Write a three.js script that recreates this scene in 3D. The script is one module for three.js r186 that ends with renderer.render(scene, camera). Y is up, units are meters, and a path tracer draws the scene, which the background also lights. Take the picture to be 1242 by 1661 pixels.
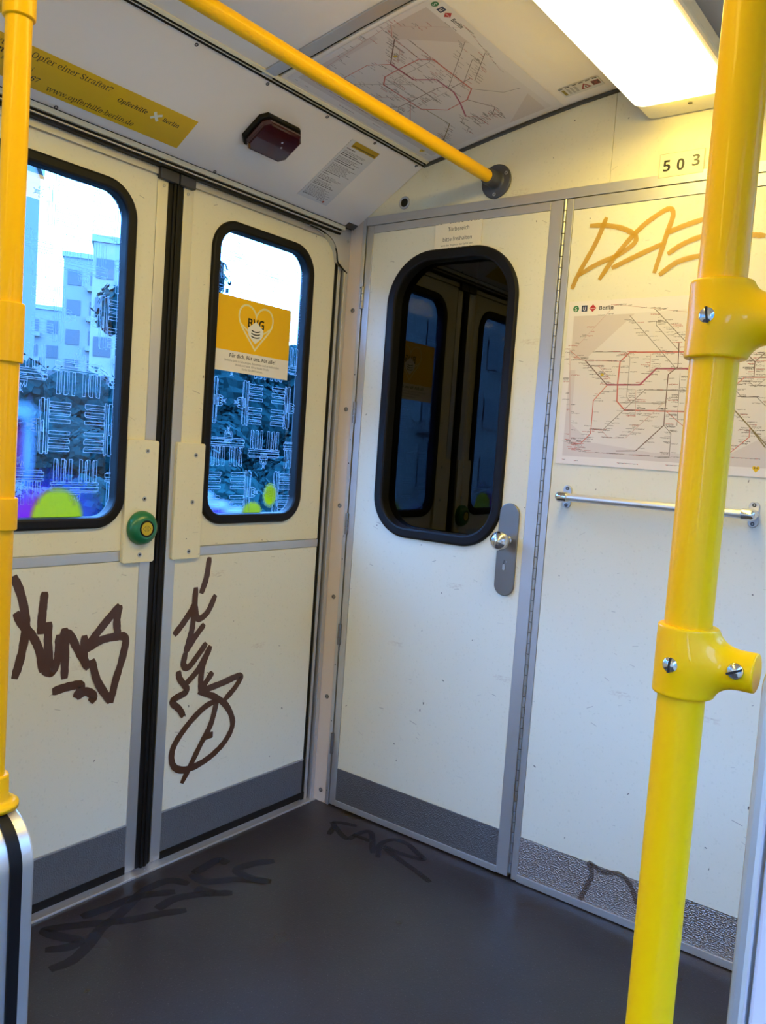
import * as THREE from 'three';
import { RoundedBoxGeometry } from 'three/addons/geometries/RoundedBoxGeometry.js';
import { mergeGeometries } from 'three/addons/utils/BufferGeometryUtils.js';
import { MarchingCubes } from 'three/addons/objects/MarchingCubes.js';
import { RectAreaLightUniformsLib } from 'three/addons/lights/RectAreaLightUniformsLib.js';

// ------------------------------------------------------------------ camera, sky, exposure
// x: across the car (door wall at 0), y: up, z: along the car (cab bulkhead at 0, passengers at +z)
const scene = new THREE.Scene();
const camera = new THREE.PerspectiveCamera(63.44, 1242 / 1661, 0.05, 400);
camera.position.set(1.853, 1.25, 2.186);
camera.up.set(-0.1, 0.995, -0.016);
camera.lookAt(1.853 - 0.60006, 1.25 - 0.07343, 2.186 - 0.79657);
scene.background = new THREE.Color().setRGB(9.6, 10.8, 21.5);       // bright overcast sky, blue against the warm lamps
const renderer = new THREE.WebGLRenderer({ antialias: true });
renderer.toneMapping = THREE.LinearToneMapping;
renderer.toneMappingExposure = 0.95;
renderer.shadowMap.enabled = true;
RectAreaLightUniformsLib.init();
const LAMP_COLOR = [1.0, 0.72, 0.07], LAMP_POWER = 13;

// ------------------------------------------------------------------ helpers
let seed = 7;
const rnd = () => { seed = (seed * 1664525 + 1013904223) >>> 0; return seed / 4294967296; };
const V = (x, y, z) => new THREE.Vector3(x, y, z);
const names = new Map();
function numbered(n) { const k = names.get(n) ?? 0; names.set(n, k + 1); return k ? n + '_' + String(k).padStart(3, '0') : n; }
function tag(o, label, category, group, kind) {
  o.userData.label = label; o.userData.category = category;
  if (group) o.userData.group = group;
  if (kind) o.userData.kind = kind;
  return o;
}
function thing(name, label, category, { group, kind } = {}) {
  const g = new THREE.Group(); g.name = numbered(name); scene.add(g);
  return tag(g, label, category, group, kind);
}
// a frame on a surface: local x = right, local y = up, local z = out of the surface
function frame(o, origin, right, up) {
  const r = right.clone().normalize(), u = up.clone().normalize(), n = r.clone().cross(u);
  const m = new THREE.Matrix4().makeBasis(r, u, n); m.setPosition(origin);
  m.decompose(o.position, o.quaternion, o.scale);
  return o;
}
function mesh(name, geo, m, parent, label) {
  const o = new THREE.Mesh(geo, m); o.name = name; o.castShadow = true; o.receiveShadow = true; parent.add(o);
  if (label) o.userData.label = label;
  return o;
}
function group(name, parent, label) { const g = new THREE.Group(); g.name = name; parent.add(g); if (label) g.userData.label = label; return g; }
const UVCUBE = (g) => { // uv in metres by the dominant axis
  const p = g.attributes.position, n = g.attributes.normal, uv = new Float32Array(p.count * 2);
  for (let i = 0; i < p.count; i++) {
    const a = Math.abs(n.getX(i)), b = Math.abs(n.getY(i)), c = Math.abs(n.getZ(i));
    const [u, v] = a > b && a > c ? [p.getZ(i), p.getY(i)] : b > c ? [p.getX(i), p.getZ(i)] : [p.getX(i), p.getY(i)];
    uv[i * 2] = u; uv[i * 2 + 1] = v;
  }
  g.setAttribute('uv', new THREE.BufferAttribute(uv, 2));
  return g;
};
// box by its limits, edges slightly rounded
function bx(x0, x1, y0, y1, z0, z1, r = 0.0015) {
  const w = Math.abs(x1 - x0), h = Math.abs(y1 - y0), d = Math.abs(z1 - z0), rr = Math.min(r, w / 2.1, h / 2.1, d / 2.1);
  const g = r > 0 ? new RoundedBoxGeometry(w, h, d, 1, rr) : new THREE.BoxGeometry(w, h, d);
  g.translate((x0 + x1) / 2, (y0 + y1) / 2, (z0 + z1) / 2);
  return UVCUBE(g);
}
function rr(x0, y0, x1, y1, r, P = THREE.Shape) { // rounded rectangle; r = number or [tl, tr, br, bl]
  const [tl, tr, br, bl] = Array.isArray(r) ? r : [r, r, r, r], s = new P();
  s.moveTo(x0 + bl, y0); s.lineTo(x1 - br, y0); if (br) s.absarc(x1 - br, y0 + br, br, -Math.PI / 2, 0, false);
  s.lineTo(x1, y1 - tr); if (tr) s.absarc(x1 - tr, y1 - tr, tr, 0, Math.PI / 2, false);
  s.lineTo(x0 + tl, y1); if (tl) s.absarc(x0 + tl, y1 - tl, tl, Math.PI / 2, Math.PI, false);
  s.lineTo(x0, y0 + bl); if (bl) s.absarc(x0 + bl, y0 + bl, bl, Math.PI, Math.PI * 1.5, false);
  return s;
}
function ext(shape, z0, z1, bevel = 0.001, seg = 14) {
  const g = new THREE.ExtrudeGeometry(shape, { depth: z1 - z0 - 2 * bevel, bevelEnabled: bevel > 0, bevelThickness: bevel, bevelSize: bevel, bevelOffset: -bevel, bevelSegments: 2, curveSegments: seg });
  g.translate(0, 0, z0 + bevel);
  return g;
}
const inset = (r, d) => (Array.isArray(r) ? r.map((v) => Math.max(v - d, 0.001)) : Math.max(r - d, 0.001));
function ring(x0, y0, x1, y1, r, w, z0, z1, bevel = 0.004) {
  const s = rr(x0, y0, x1, y1, r); s.holes.push(rr(x0 + w, y0 + w, x1 - w, y1 - w, inset(r, w), THREE.Path));
  return ext(s, z0, z1, bevel, 20);
}
function cyl(a, b, r, r2 = r, seg = 28) {
  const d = b.clone().sub(a), g = new THREE.CylinderGeometry(r2, r, d.length(), seg, 1);
  g.applyQuaternion(new THREE.Quaternion().setFromUnitVectors(V(0, 1, 0), d.clone().normalize()));
  const c = a.clone().add(b).multiplyScalar(0.5); g.translate(c.x, c.y, c.z);
  return g;
}
function lathe(pts, a, dir, seg = 32) { // pts [radius, along]
  const g = new THREE.LatheGeometry(pts.map(([x, y]) => new THREE.Vector2(x, y)), seg);
  g.applyQuaternion(new THREE.Quaternion().setFromUnitVectors(V(0, 1, 0), dir.clone().normalize())); g.translate(a.x, a.y, a.z);
  return g;
}
// flat screw head lying in local xy, slot or hex socket as a recess, pointing to +z
function screwGeo(r, h = r * 0.45, slot = 0.3) {
  const s = new THREE.Shape(); s.absarc(0, 0, r, 0, Math.PI * 2, false);
  if (slot) { const p = new THREE.Path(); p.absarc(0, 0, r * slot, 0, Math.PI * 2, true); s.holes.push(p); }
  const b = Math.min(h * 0.4, r * 0.25);
  const head = new THREE.ExtrudeGeometry(s, { depth: Math.max(h - 2 * b, 0.0001), bevelEnabled: true, bevelThickness: b, bevelSize: b, bevelOffset: -b, bevelSegments: 2, curveSegments: 8 }); head.translate(0, 0, b);
  return head;
}
function place(g, x, y, z) { const c = g.clone(); c.translate(x, y, z); return c; }

// ------------------------------------------------------------------ textures (grain, dirt, print)
function canvas(w, h, draw, { srgb = true, repeat } = {}) {
  const c = document.createElement('canvas'); c.width = w; c.height = h;
  draw(c.getContext('2d'), w, h);
  const t = new THREE.CanvasTexture(c); if (srgb) t.colorSpace = THREE.SRGBColorSpace;
  t.magFilter = THREE.LinearFilter;
  if (repeat) { t.wrapS = t.wrapT = THREE.RepeatWrapping; t.repeat.set(...repeat); }
  return t;
}
function data(n, f, repeat, srgb = false) {
  const d = new Uint8Array(n * n * 4);
  for (let j = 0; j < n; j++) for (let i = 0; i < n; i++) { const v = f(i / n, j / n), o = (j * n + i) * 4; if (Array.isArray(v)) { d[o] = v[0]; d[o + 1] = v[1]; d[o + 2] = v[2]; } else d[o] = d[o + 1] = d[o + 2] = v; d[o + 3] = 255; }
  const t = new THREE.DataTexture(d, n, n); t.magFilter = THREE.LinearFilter; t.wrapS = t.wrapT = THREE.RepeatWrapping; if (repeat) t.repeat.set(...repeat); if (srgb) t.colorSpace = THREE.SRGBColorSpace; t.needsUpdate = true;
  return t;
}
const hash = (x, y) => { let h = (x * 374761393 + y * 668265263) | 0; h = Math.imul(h ^ (h >>> 13), 1274126177); return ((h ^ (h >>> 16)) >>> 0) / 4294967296; };
function noise(u, v, n) { // tiling value noise with n cells
  const x = u * n, y = v * n, i = Math.floor(x), j = Math.floor(y), a = x - i, b = y - j, s = a * a * (3 - 2 * a), t = b * b * (3 - 2 * b), w = (p, q) => hash(((p % n) + n) % n + n * 57, ((q % n) + n) % n);
  return (w(i, j) * (1 - s) + w(i + 1, j) * s) * (1 - t) + (w(i, j + 1) * (1 - s) + w(i + 1, j + 1) * s) * t;
}
const fbm = (u, v, n) => 0.5 * noise(u, v, n) + 0.25 * noise(u, v, n * 2) + 0.15 * noise(u, v, n * 4) + 0.1 * noise(u, v, n * 8);
function worley(u, v, n) {
  const x = u * n, y = v * n, i = Math.floor(x), j = Math.floor(y); let d = 9;
  for (let p = -1; p <= 1; p++) for (let q = -1; q <= 1; q++) { const a = ((i + p) % n + n) % n, b = ((j + q) % n + n) % n, dx = i + p + 0.15 + 0.7 * hash(a, b + 911) - x, dy = j + q + 0.15 + 0.7 * hash(a + 313, b) - y; d = Math.min(d, dx * dx + dy * dy); }
  return Math.sqrt(d);
}
const dimples = data(512, (u, v) => 255 * Math.min(1, worley(u, v, 50)), [4, 4]);                    // 50 dimples in 25 cm
const dimplesFine = data(512, (u, v) => 255 * (0.75 * Math.min(1, worley(u, v, 52)) + 0.25 * noise(u, v, 128)), [4, 4]);
const brushed = data(256, (u, v) => 90 + 80 * noise(v, u * 0.02, 128) + 40 * noise(u, v, 32), [6, 6]);
const dirtRough = data(512, (u, v) => 95 + 90 * fbm(u, v, 6), [1, 1]);
const paintWear = canvas(1024, 1024, (c, w, h) => { // one square metre of painted sheet: grain, scuffs and chips
  c.fillStyle = '#ffffff'; c.fillRect(0, 0, w, h);
  for (let i = 0; i < 5000; i++) { const g = 236 + rnd() * 19 | 0; c.fillStyle = `rgba(${g},${g},${g - 3},0.5)`; c.fillRect(rnd() * w, rnd() * h, 1 + rnd() * 5, 1 + rnd() * 5); }
  for (let i = 0; i < 46; i++) { // scuffs
    const x = rnd() * w, y = rnd() * h, a = (rnd() - 0.5) * 1.2, l = 4 + rnd() * 26;
    c.strokeStyle = `rgba(70,60,55,${0.12 + rnd() * 0.3})`; c.lineWidth = 0.6 + rnd() * 1.4; c.beginPath(); c.moveTo(x, y); c.lineTo(x + Math.cos(a) * l, y + Math.sin(a) * l); c.stroke();
  }
  for (let i = 0; i < 16; i++) { c.fillStyle = `rgba(40,36,34,${0.5 + rnd() * 0.4})`; c.save(); c.translate(rnd() * w, rnd() * h); c.rotate(rnd() * 3); c.fillRect(0, 0, 2 + rnd() * 6, 1.5 + rnd() * 2); c.restore(); }
  for (let i = 0; i < 5; i++) { const x = rnd() * w, y = rnd() * h; for (let k = 0; k < 60; k++) { c.fillStyle = 'rgba(120,90,60,0.05)'; c.fillRect(x + (rnd() - 0.5) * 60, y + (rnd() - 0.5) * 16, 3 + rnd() * 8, 1 + rnd() * 2); } }
}, { repeat: [1, 1] });
const lino = data(1024, (u, v) => {
  const f = fbm(u, v, 5), g = hash(u * 1024 | 0, v * 1024 | 0), s = g > 0.9965 ? 70 : g > 0.985 ? 22 : 0, k = 31 + 15 * f + 12 * (hash((u * 1024 | 0) + 77, v * 1024 | 0) - 0.5) + s;
  return [k + 4 + 3 * noise(u, v, 9), k, k - 3 + 3 * noise(v, u, 7)];
}, [0.8, 0.8], true);
const linoBump = data(512, (u, v) => 128 + 100 * (noise(u, v, 200) - 0.5), [2, 2]);

// ------------------------------------------------------------------ materials
const std = (o) => new THREE.MeshStandardMaterial(o), phy = (o) => new THREE.MeshPhysicalMaterial(o);
const lin = (r, g, b) => new THREE.Color().setRGB(r, g, b);
const M = {
  paint: phy({ name: 'cream_white_paint', color: lin(0.82, 0.76, 0.54), map: paintWear, roughness: 0.42, clearcoat: 0.15, clearcoatRoughness: 0.3 }),
  laminate: phy({ name: 'white_laminate', color: lin(0.8, 0.77, 0.62), map: paintWear, roughness: 0.5 }),
  ceiling: std({ name: 'ceiling_laminate', color: lin(0.88, 0.8, 0.7), roughness: 0.38 }),
  trim: std({ name: 'anodised_trim', color: lin(0.62, 0.61, 0.6), metalness: 0.75, roughness: 0.42, bumpMap: brushed, bumpScale: 0.0001 }),
  steel: std({ name: 'brushed_steel', color: lin(0.55, 0.55, 0.56), metalness: 1, roughness: 0.36, bumpMap: brushed, bumpScale: 0.0001 }),
  lockSteel: std({ name: 'worn_lock_steel', color: lin(0.27, 0.26, 0.255), metalness: 0.9, roughness: 0.34, bumpMap: brushed, bumpScale: 0.00015 }),
  chrome: std({ name: 'polished_metal', color: lin(0.75, 0.75, 0.76), metalness: 1, roughness: 0.14 }),
  alu: std({ name: 'satin_aluminium', color: lin(0.82, 0.81, 0.8), metalness: 0.85, roughness: 0.38 }),
  kick: std({ name: 'dimpled_kick_sheet', color: lin(0.42, 0.39, 0.385), metalness: 0.85, roughness: 0.34, bumpMap: dimples, bumpScale: 0.0034 }),
  kickFine: std({ name: 'fine_dimpled_kick_sheet', color: lin(0.22, 0.22, 0.235), metalness: 0.75, roughness: 0.48, bumpMap: dimplesFine, bumpScale: 0.0022 }),
  post: std({ name: 'painted_post', color: lin(0.72, 0.6, 0.5), roughness: 0.4 }),
  rubber: phy({ name: 'black_rubber', color: lin(0.006, 0.006, 0.007), roughness: 0.5, specularIntensity: 0.45 }),
  dark: std({ name: 'dark_gap', color: lin(0.01, 0.01, 0.011), roughness: 0.8 }),
  greyPlastic: std({ name: 'dark_grey_plastic', color: lin(0.05, 0.05, 0.052), roughness: 0.5 }),
  yellow: phy({ name: 'yellow_enamel', color: lin(1.0, 0.53, 0.0), roughness: 0.4, specularIntensity: 0.3, clearcoat: 0.18, clearcoatRoughness: 0.06 }),
  flange: std({ name: 'gunmetal_flange', color: lin(0.11, 0.11, 0.115), metalness: 0.6, roughness: 0.42 }),
  floor: std({ name: 'grey_linoleum', color: lin(1, 1, 1), map: lino, roughness: 0.62, roughnessMap: dirtRough, bumpMap: linoBump, bumpScale: 0.0004 }),
  glass: phy({ name: 'window_glass', color: lin(0.25, 0.74, 1.0), transmission: 1, thickness: 0, roughness: 0.0, ior: 1.5 }),
  cabGlass: phy({ name: 'tinted_cab_glass', color: lin(0.12, 0.13, 0.14), transmission: 1, thickness: 0, roughness: 0.0, ior: 1.42 }),
  green: phy({ name: 'green_plastic', color: lin(0.004, 0.16, 0.055), roughness: 0.35, clearcoat: 0.4 }),
  ink: phy({ name: 'brown_marker_ink', color: lin(0.085, 0.034, 0.016), roughness: 0.4, transparent: true, opacity: 0.93 }),
  inkYellow: std({ name: 'ochre_marker_ink', color: lin(0.6, 0.33, 0.012), roughness: 0.5, transparent: true, opacity: 0.7 }),
  inkFloor: std({ name: 'blue_black_marker_ink', color: lin(0.008, 0.009, 0.016), roughness: 0.5, transparent: true, opacity: 0.7 }),
  rust: std({ name: 'brown_stain', color: lin(0.09, 0.055, 0.03), roughness: 0.8, transparent: true, opacity: 0.6 }),
  partition: std({ name: 'partition_laminate', color: lin(0.68, 0.62, 0.64), roughness: 0.45 }),
  foliage: [lin(0.006, 0.03, 0.032), lin(0.0055, 0.027, 0.028), lin(0.007, 0.034, 0.035)].map((c, i) => phy({ name: 'tree_leaves_' + 'abc'[i], color: c, roughness: 1, specularIntensity: 0.1, side: THREE.DoubleSide })),
  bark: std({ name: 'tree_bark', color: lin(0.06, 0.045, 0.035), roughness: 0.95 }),
};
// ------------------------------------------------------------------ measured outlines of the hand-drawn tags, in metres on their own surfaces
const TAG_LEFT = [[[1.14,0.889],[1.123,0.852],[1.109,0.804],[1.103,0.762],[1.107,0.721],[1.116,0.676],[1.128,0.634]],[[1.131,0.799],[1.112,0.766],[1.083,0.731],[1.065,0.694],[1.054,0.639]],[[1.057,0.843],[1.061,0.794],[1.064,0.736]],[[1.043,0.765],[1.043,0.712],[1.035,0.647]],[[1.054,0.645],[1.031,0.634],[1.015,0.665],[1.013,0.729]],[[0.999,0.744],[0.995,0.694],[0.993,0.61]],[[1.01,0.734],[0.986,0.726],[0.96,0.684],[0.924,0.625]],[[0.941,0.717],[0.938,0.653],[0.927,0.629]],[[0.942,0.675],[0.901,0.72],[0.837,0.786]],[[0.837,0.786],[0.844,0.746],[0.839,0.703]],[[0.933,0.677],[0.893,0.696],[0.842,0.7],[0.815,0.694],[0.819,0.645],[0.839,0.579],[0.852,0.518]],[[0.916,0.649],[0.897,0.589],[0.852,0.521]],[[1.026,0.583],[0.98,0.588],[0.943,0.584],[0.96,0.554]],[[0.957,0.556],[0.93,0.565],[0.904,0.546],[0.916,0.534]]] ;
const TAG_RIGHT = [[[0.53,0.898],[0.538,0.836],[0.555,0.79]],[[0.576,0.811],[0.576,0.758],[0.562,0.715],[0.53,0.727],[0.498,0.781]],[[0.648,0.677],[0.616,0.709],[0.587,0.746],[0.573,0.77]],[[0.579,0.739],[0.583,0.683],[0.602,0.62]],[[0.536,0.696],[0.573,0.657],[0.602,0.62]],[[0.602,0.62],[0.607,0.581],[0.591,0.572],[0.554,0.604],[0.524,0.637]],[[0.596,0.522],[0.551,0.559],[0.507,0.625]],[[0.507,0.625],[0.535,0.562],[0.538,0.492]],[[0.493,0.542],[0.538,0.492]],[[0.538,0.489],[0.464,0.498],[0.374,0.508],[0.394,0.478],[0.439,0.443]],[[0.626,0.568],[0.62,0.545],[0.59,0.502],[0.643,0.481],[0.614,0.45],[0.597,0.425]],[[0.546,0.491],[0.47,0.456],[0.424,0.417],[0.398,0.358],[0.425,0.31],[0.498,0.269],[0.586,0.259],[0.626,0.283],[0.633,0.329],[0.594,0.383],[0.518,0.437],[0.469,0.449]],[[0.469,0.449],[0.489,0.378],[0.526,0.322],[0.591,0.219]],[[0.508,0.343],[0.478,0.343]]] ;
const TAG_YELLOW = [[[0.899,1.928],[0.875,1.864],[0.828,1.775],[0.814,1.739]],[[0.852,1.91],[0.904,1.905],[0.954,1.89],[0.985,1.869],[0.986,1.854],[0.949,1.827],[0.881,1.802],[0.828,1.775]],[[0.893,1.76],[0.929,1.814],[0.986,1.879],[1.024,1.909],[1.072,1.931],[1.081,1.918],[1.069,1.866],[1.045,1.767]],[[0.926,1.789],[0.987,1.814],[1.061,1.842]],[[1.068,1.868],[1.106,1.881],[1.156,1.893],[1.181,1.897]],[[1.076,1.814],[1.111,1.835],[1.157,1.85],[1.222,1.855],[1.277,1.844],[1.313,1.838]],[[1.059,1.761],[1.101,1.79],[1.157,1.802],[1.209,1.8]]] ;
const TAG_FLOOR = [[[0.195,1.141],[0.202,1.093],[0.182,1.038],[0.141,0.972],[0.117,0.895],[0.088,0.832],[0.067,0.771],[0.077,0.701],[0.127,0.678]],[[0.121,1.109],[0.151,1.061],[0.146,1.034],[0.094,1.057],[0.049,1.067],[0.091,0.992],[0.123,0.947],[0.163,0.886],[0.192,0.822],[0.226,0.767]],[[0.06,0.972],[0.07,0.911],[0.083,0.813],[0.133,0.73]],[[0.166,0.817],[0.161,0.752],[0.195,0.686],[0.248,0.625]],[[0.093,0.632],[0.086,0.575],[0.084,0.529],[0.118,0.524]],[[0.088,0.637],[0.149,0.638],[0.204,0.567],[0.282,0.507]],[[0.205,0.417],[0.175,0.467],[0.166,0.532],[0.227,0.535],[0.277,0.512]],[[0.159,0.68],[0.213,0.66]]] ;
const TAG_FLOOR_SMALL = [[[0.207,0.17],[0.175,0.107],[0.155,0.095]],[[0.155,0.095],[0.184,0.076],[0.233,0.058]],[[0.175,0.107],[0.242,0.144],[0.275,0.152]],[[0.275,0.152],[0.271,0.105],[0.286,0.058],[0.385,0.167]],[[0.261,0.114],[0.336,0.11]],[[0.413,0.177],[0.366,0.099],[0.38,0.045],[0.425,0.039],[0.485,0.066],[0.522,0.085],[0.491,0.098],[0.425,0.107],[0.381,0.103]],[[0.39,0.114],[0.475,0.142],[0.544,0.161],[0.613,0.185]]] ;
const STAIN = [[[0.995,0.019],[1.014,0.068],[1.026,0.111],[1.017,0.14],[1.057,0.129],[1.106,0.141],[1.139,0.117],[1.159,0.075]]] ;
const MAP_LINES = {"ring":[[0.533,0.319],[0.314,0.316],[0.272,0.372],[0.27,0.499],[0.274,0.606],[0.313,0.657],[0.5,0.657],[0.581,0.657]],"stadt":[[0.22,0.509],[0.373,0.507],[0.44,0.413],[0.577,0.414]],"w1":[[0.103,0.36],[0.22,0.509]],"w2":[[0.22,0.512],[0.161,0.606],[0.162,0.805],[0.118,0.868],[0.069,0.878]],"n1":[[0.298,0.1],[0.526,0.412]],"n2":[[0.415,0.075],[0.557,0.261]],"n3":[[0.453,0.136],[0.42,0.144],[0.422,0.163],[0.558,0.345]],"ns":[[0.529,0.267],[0.534,0.403],[0.495,0.447],[0.496,0.657],[0.497,0.739],[0.381,0.896],[0.29,0.903]],"s2":[[0.497,0.739],[0.531,0.784],[0.533,0.923],[0.481,0.927]],"u1":[[0.137,0.311],[0.294,0.314],[0.316,0.344],[0.318,0.447],[0.317,0.576],[0.34,0.614],[0.488,0.613],[0.501,0.603]],"u2":[[0.223,0.775],[0.399,0.536],[0.577,0.539]],"u3":[[0.366,0.697],[0.357,0.536]],"u4":[[0.33,0.822],[0.487,0.61]],"u5":[[0.023,0.299],[0.087,0.36],[0.267,0.369]],"u6":[[0.149,0.394],[0.176,0.401],[0.233,0.473]],"p1":[[0.054,0.279],[0.227,0.031],[0.563,0.096]],"p2":[[0.022,0.285],[0.062,0.852]],"p3":[[0.04,0.86],[0.143,0.92],[0.462,0.922]],"p4":[[0.176,0.778],[0.213,0.782],[0.248,0.827],[0.33,0.822]],"u7":[[0.546,0.44],[0.554,0.739]],"e1":[[0.409,0.326],[0.412,0.434]]} ;
const MAP_LINES_EAST = [[[0.801,0.322],[0.846,0.378],[0.883,0.329]],[[0.846,0.378],[0.848,0.461]],[[0.776,0.509],[0.811,0.462],[0.892,0.462]],[[0.777,0.525],[0.807,0.569],[0.867,0.568],[0.904,0.614]],[[0.793,0.485],[0.831,0.486],[0.854,0.511],[0.863,0.508],[0.893,0.471]],[[0.777,0.631],[0.853,0.733],[0.92,0.839]],[[0.853,0.733],[0.853,0.786],[0.777,0.886]]] ;
// a marker stroke: a smooth band of ink along points in local xy, lying on the surface
function strokeGeo(pts, width, lift, closedEnds = true) {
  const curve = new THREE.CatmullRomCurve3(pts.map(([x, y]) => V(x, y, 0)), false, 'centripetal'), n = Math.max(8, pts.length * 6), pos = [], uv = [], idx = [];
  for (let i = 0; i <= n; i++) {
    const t = i / n, p = curve.getPoint(t), d = curve.getTangent(t), e = closedEnds ? Math.min(1, 0.72 + 4 * Math.min(t, 1 - t)) : 1, w = width * 0.5 * e * (0.93 + 0.14 * hash(i, pts.length * 13));
    pos.push(p.x - d.y * w, p.y + d.x * w, lift, p.x + d.y * w, p.y - d.x * w, lift); uv.push(0, t, 1, t);
    if (i) { const a = (i - 1) * 2; idx.push(a, a + 1, a + 2, a + 1, a + 3, a + 2); }
  }
  const g = new THREE.BufferGeometry();
  g.setAttribute('position', new THREE.Float32BufferAttribute(pos, 3)); g.setAttribute('uv', new THREE.Float32BufferAttribute(uv, 2)); g.setIndex(idx); g.computeVertexNormals();
  return g;
}
function graffiti(parent, strokes, map, width, lift, m, label) {
  const t = group('graffiti_tag', parent, label);
  strokes.forEach((s, i) => mesh('marker_stroke', strokeGeo(s.map(map), width, lift + i * 0.00008), m, t));
  return t;
}
const X = V(1, 0, 0), Y = V(0, 1, 0), Z = V(0, 0, 1), NX = V(-1, 0, 0), NZ = V(0, 0, -1);
const CAR_W = 2.24, CAR_L = 4.6, MID = 1.12;

// ------------------------------------------------------------------ floor
{
  const f = thing('floor', 'dark grey speckled linoleum floor of the carriage', 'floor', { kind: 'structure' });
  mesh('floor_sheet', bx(-0.002, CAR_W + 0.1, -0.06, 0, -0.03, CAR_L, 0), M.floor, f);
  mesh('underfloor', bx(-0.12, CAR_W + 0.14, -0.14, -0.062, -1.0, CAR_L + 0.06, 0), M.greyPlastic, f);
  const ff = frame(new THREE.Group(), V(0, 0, 0), X, NZ); // local x = x, local y = -z, out = up
  ff.name = 'graffiti_tag'; f.add(ff); ff.userData.label = 'long blue-black marker scrawl on the floor along the door sill';
  TAG_FLOOR.forEach((s, i) => mesh('marker_stroke', strokeGeo(s.map(([x, z]) => [x, -z]), 0.031, 0.0006 + i * 0.00008), M.inkFloor, ff));
  const fk = frame(new THREE.Group(), V(0, 0, 0), X, NZ);
  fk.name = 'graffiti_tag'; f.add(fk); fk.userData.label = 'short black marker scrawl on the floor below the cab door';
  TAG_FLOOR_SMALL.forEach((s, i) => mesh('marker_stroke', strokeGeo(s.map(([x, z]) => [x, -z]), 0.02, 0.0006 + i * 0.00008), M.inkFloor, fk));
}

// ------------------------------------------------------------------ window print
function gate(c, x, y, s, turn) { // line drawing of a columned city gate, s = pixels per width
  c.save(); c.translate(x, y); c.rotate(-turn * Math.PI / 180); c.scale(s, s); c.lineWidth = 0.0098; c.lineJoin = 'miter';
  const box = (x0, y0, x1, y1) => c.strokeRect(x0, y0, x1 - x0, y1 - y0);
  box(-0.5, -0.17, 0.5, -0.1); box(-0.47, -0.1, 0.47, -0.05); box(-0.5, -0.05, 0.5, -0.015); box(-0.46, -0.2, 0.46, -0.17); box(-0.12, -0.24, 0.12, -0.17); box(-0.1, -0.14, 0.1, -0.11);
  for (const [k, side] of [[-0.45, 1], [-0.3, 1], [-0.14, 0], [0.075, 0], [0.235, -1], [0.385, -1]]) { box(k, 0.0, k + 0.06, 0.42); if (side) { c.beginPath(); const q = side > 0 ? k + 0.06 : k; c.moveTo(q, 0.02); c.lineTo(q + side * 0.035, 0); c.lineTo(q + side * 0.035, 0.39); c.lineTo(q, 0.42); c.stroke(); } }
  
  c.beginPath(); // chariot and horses on top
  c.moveTo(-0.12, -0.25); c.lineTo(-0.1, -0.34); c.lineTo(-0.07, -0.36); c.lineTo(-0.06, -0.27); c.lineTo(-0.03, -0.35); c.lineTo(0, -0.29); c.lineTo(0.03, -0.35); c.lineTo(0.06, -0.27); c.lineTo(0.07, -0.36); c.lineTo(0.1, -0.34); c.lineTo(0.12, -0.25);
  c.moveTo(0, -0.29); c.lineTo(0, -0.44); c.moveTo(-0.05, -0.46); c.lineTo(0, -0.4); c.lineTo(0.05, -0.46); c.moveTo(-0.02, -0.36); c.lineTo(-0.03, -0.42); c.moveTo(0.02, -0.36); c.lineTo(0.03, -0.42); c.stroke();
  c.restore();
}
const PPM = 2100; // film pixels per metre
function filmTexture(zHigh, zLow, yTop, yLow, zA, yA) {
  return canvas((zHigh - zLow) * PPM | 0, (yTop - yLow) * PPM | 0, (c) => {
    c.strokeStyle = 'rgba(235,245,255,0.95)';
    for (let row = -2; row < 6; row++) for (let k = -3; k < 5; k++) {
      const odd = row & 1, y = yA + row * 0.1375, z = zA + k * 0.1545 + (odd ? -0.077 : 0), turn = odd ? ((k + (row >> 1)) & 1 ? 270 : 90) : ((k + (row >> 1)) & 1 ? 180 : 0);
      gate(c, (zHigh - z) * PPM, (yTop - y) * PPM, 0.136 * PPM, turn);
    }
  });
}
function sprayTexture(zHigh, zLow, yTop, yLow, blobs) {
  const S = 900;
  return canvas((zHigh - zLow) * S | 0, (yTop - yLow) * S | 0, (c) => {
    for (const [z, y, rx, ry, core, rgb, a, spots] of blobs) {
      c.save(); c.translate((zHigh - z) * S, (yTop - y) * S); c.scale(rx * S, ry * S);
      const g = c.createRadialGradient(0, 0, core, 0, 0, 1); g.addColorStop(0, `rgba(${rgb},${a})`); g.addColorStop(1, `rgba(${rgb},0)`);
      c.fillStyle = g; c.beginPath(); c.arc(0, 0, 1, 0, 7); c.fill();
      for (let i = 0; i < (spots ?? 60); i++) { const t = rnd() * 6.3, r = core + rnd() * 0.35; c.fillStyle = `rgba(${rgb},0.5)`; c.fillRect(Math.cos(t) * r, Math.sin(t) * r, 0.02, 0.02); }
      c.restore();
    }
  });
}
function gateFilmMat(t) { return phy({ name: 'etched_window_print', color: lin(0.3, 0.32, 0.33), map: t, transparent: true, roughness: 0.95, transmission: 0.8, thickness: 0 }); }
function sprayMat(t) { return phy({ name: 'spray_paint_on_glass', color: lin(0.5, 0.5, 0.5), map: t, transparent: true, roughness: 0.95, transmission: 0.7, thickness: 0 }); }
function pane(name, x0, y0, x1, y1, r, z, m, parent) { // a flat sheet with 0..1 texture coordinates
  const g = new THREE.ShapeGeometry(rr(x0, y0, x1, y1, r), 16), p = g.attributes.position, uv = g.attributes.uv;
  for (let i = 0; i < p.count; i++) uv.setXY(i, (p.getX(i) - x0) / (x1 - x0), (p.getY(i) - y0) / (y1 - y0));
  g.translate(0, 0, z);
  return mesh(name, g, m, parent);
}
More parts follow.
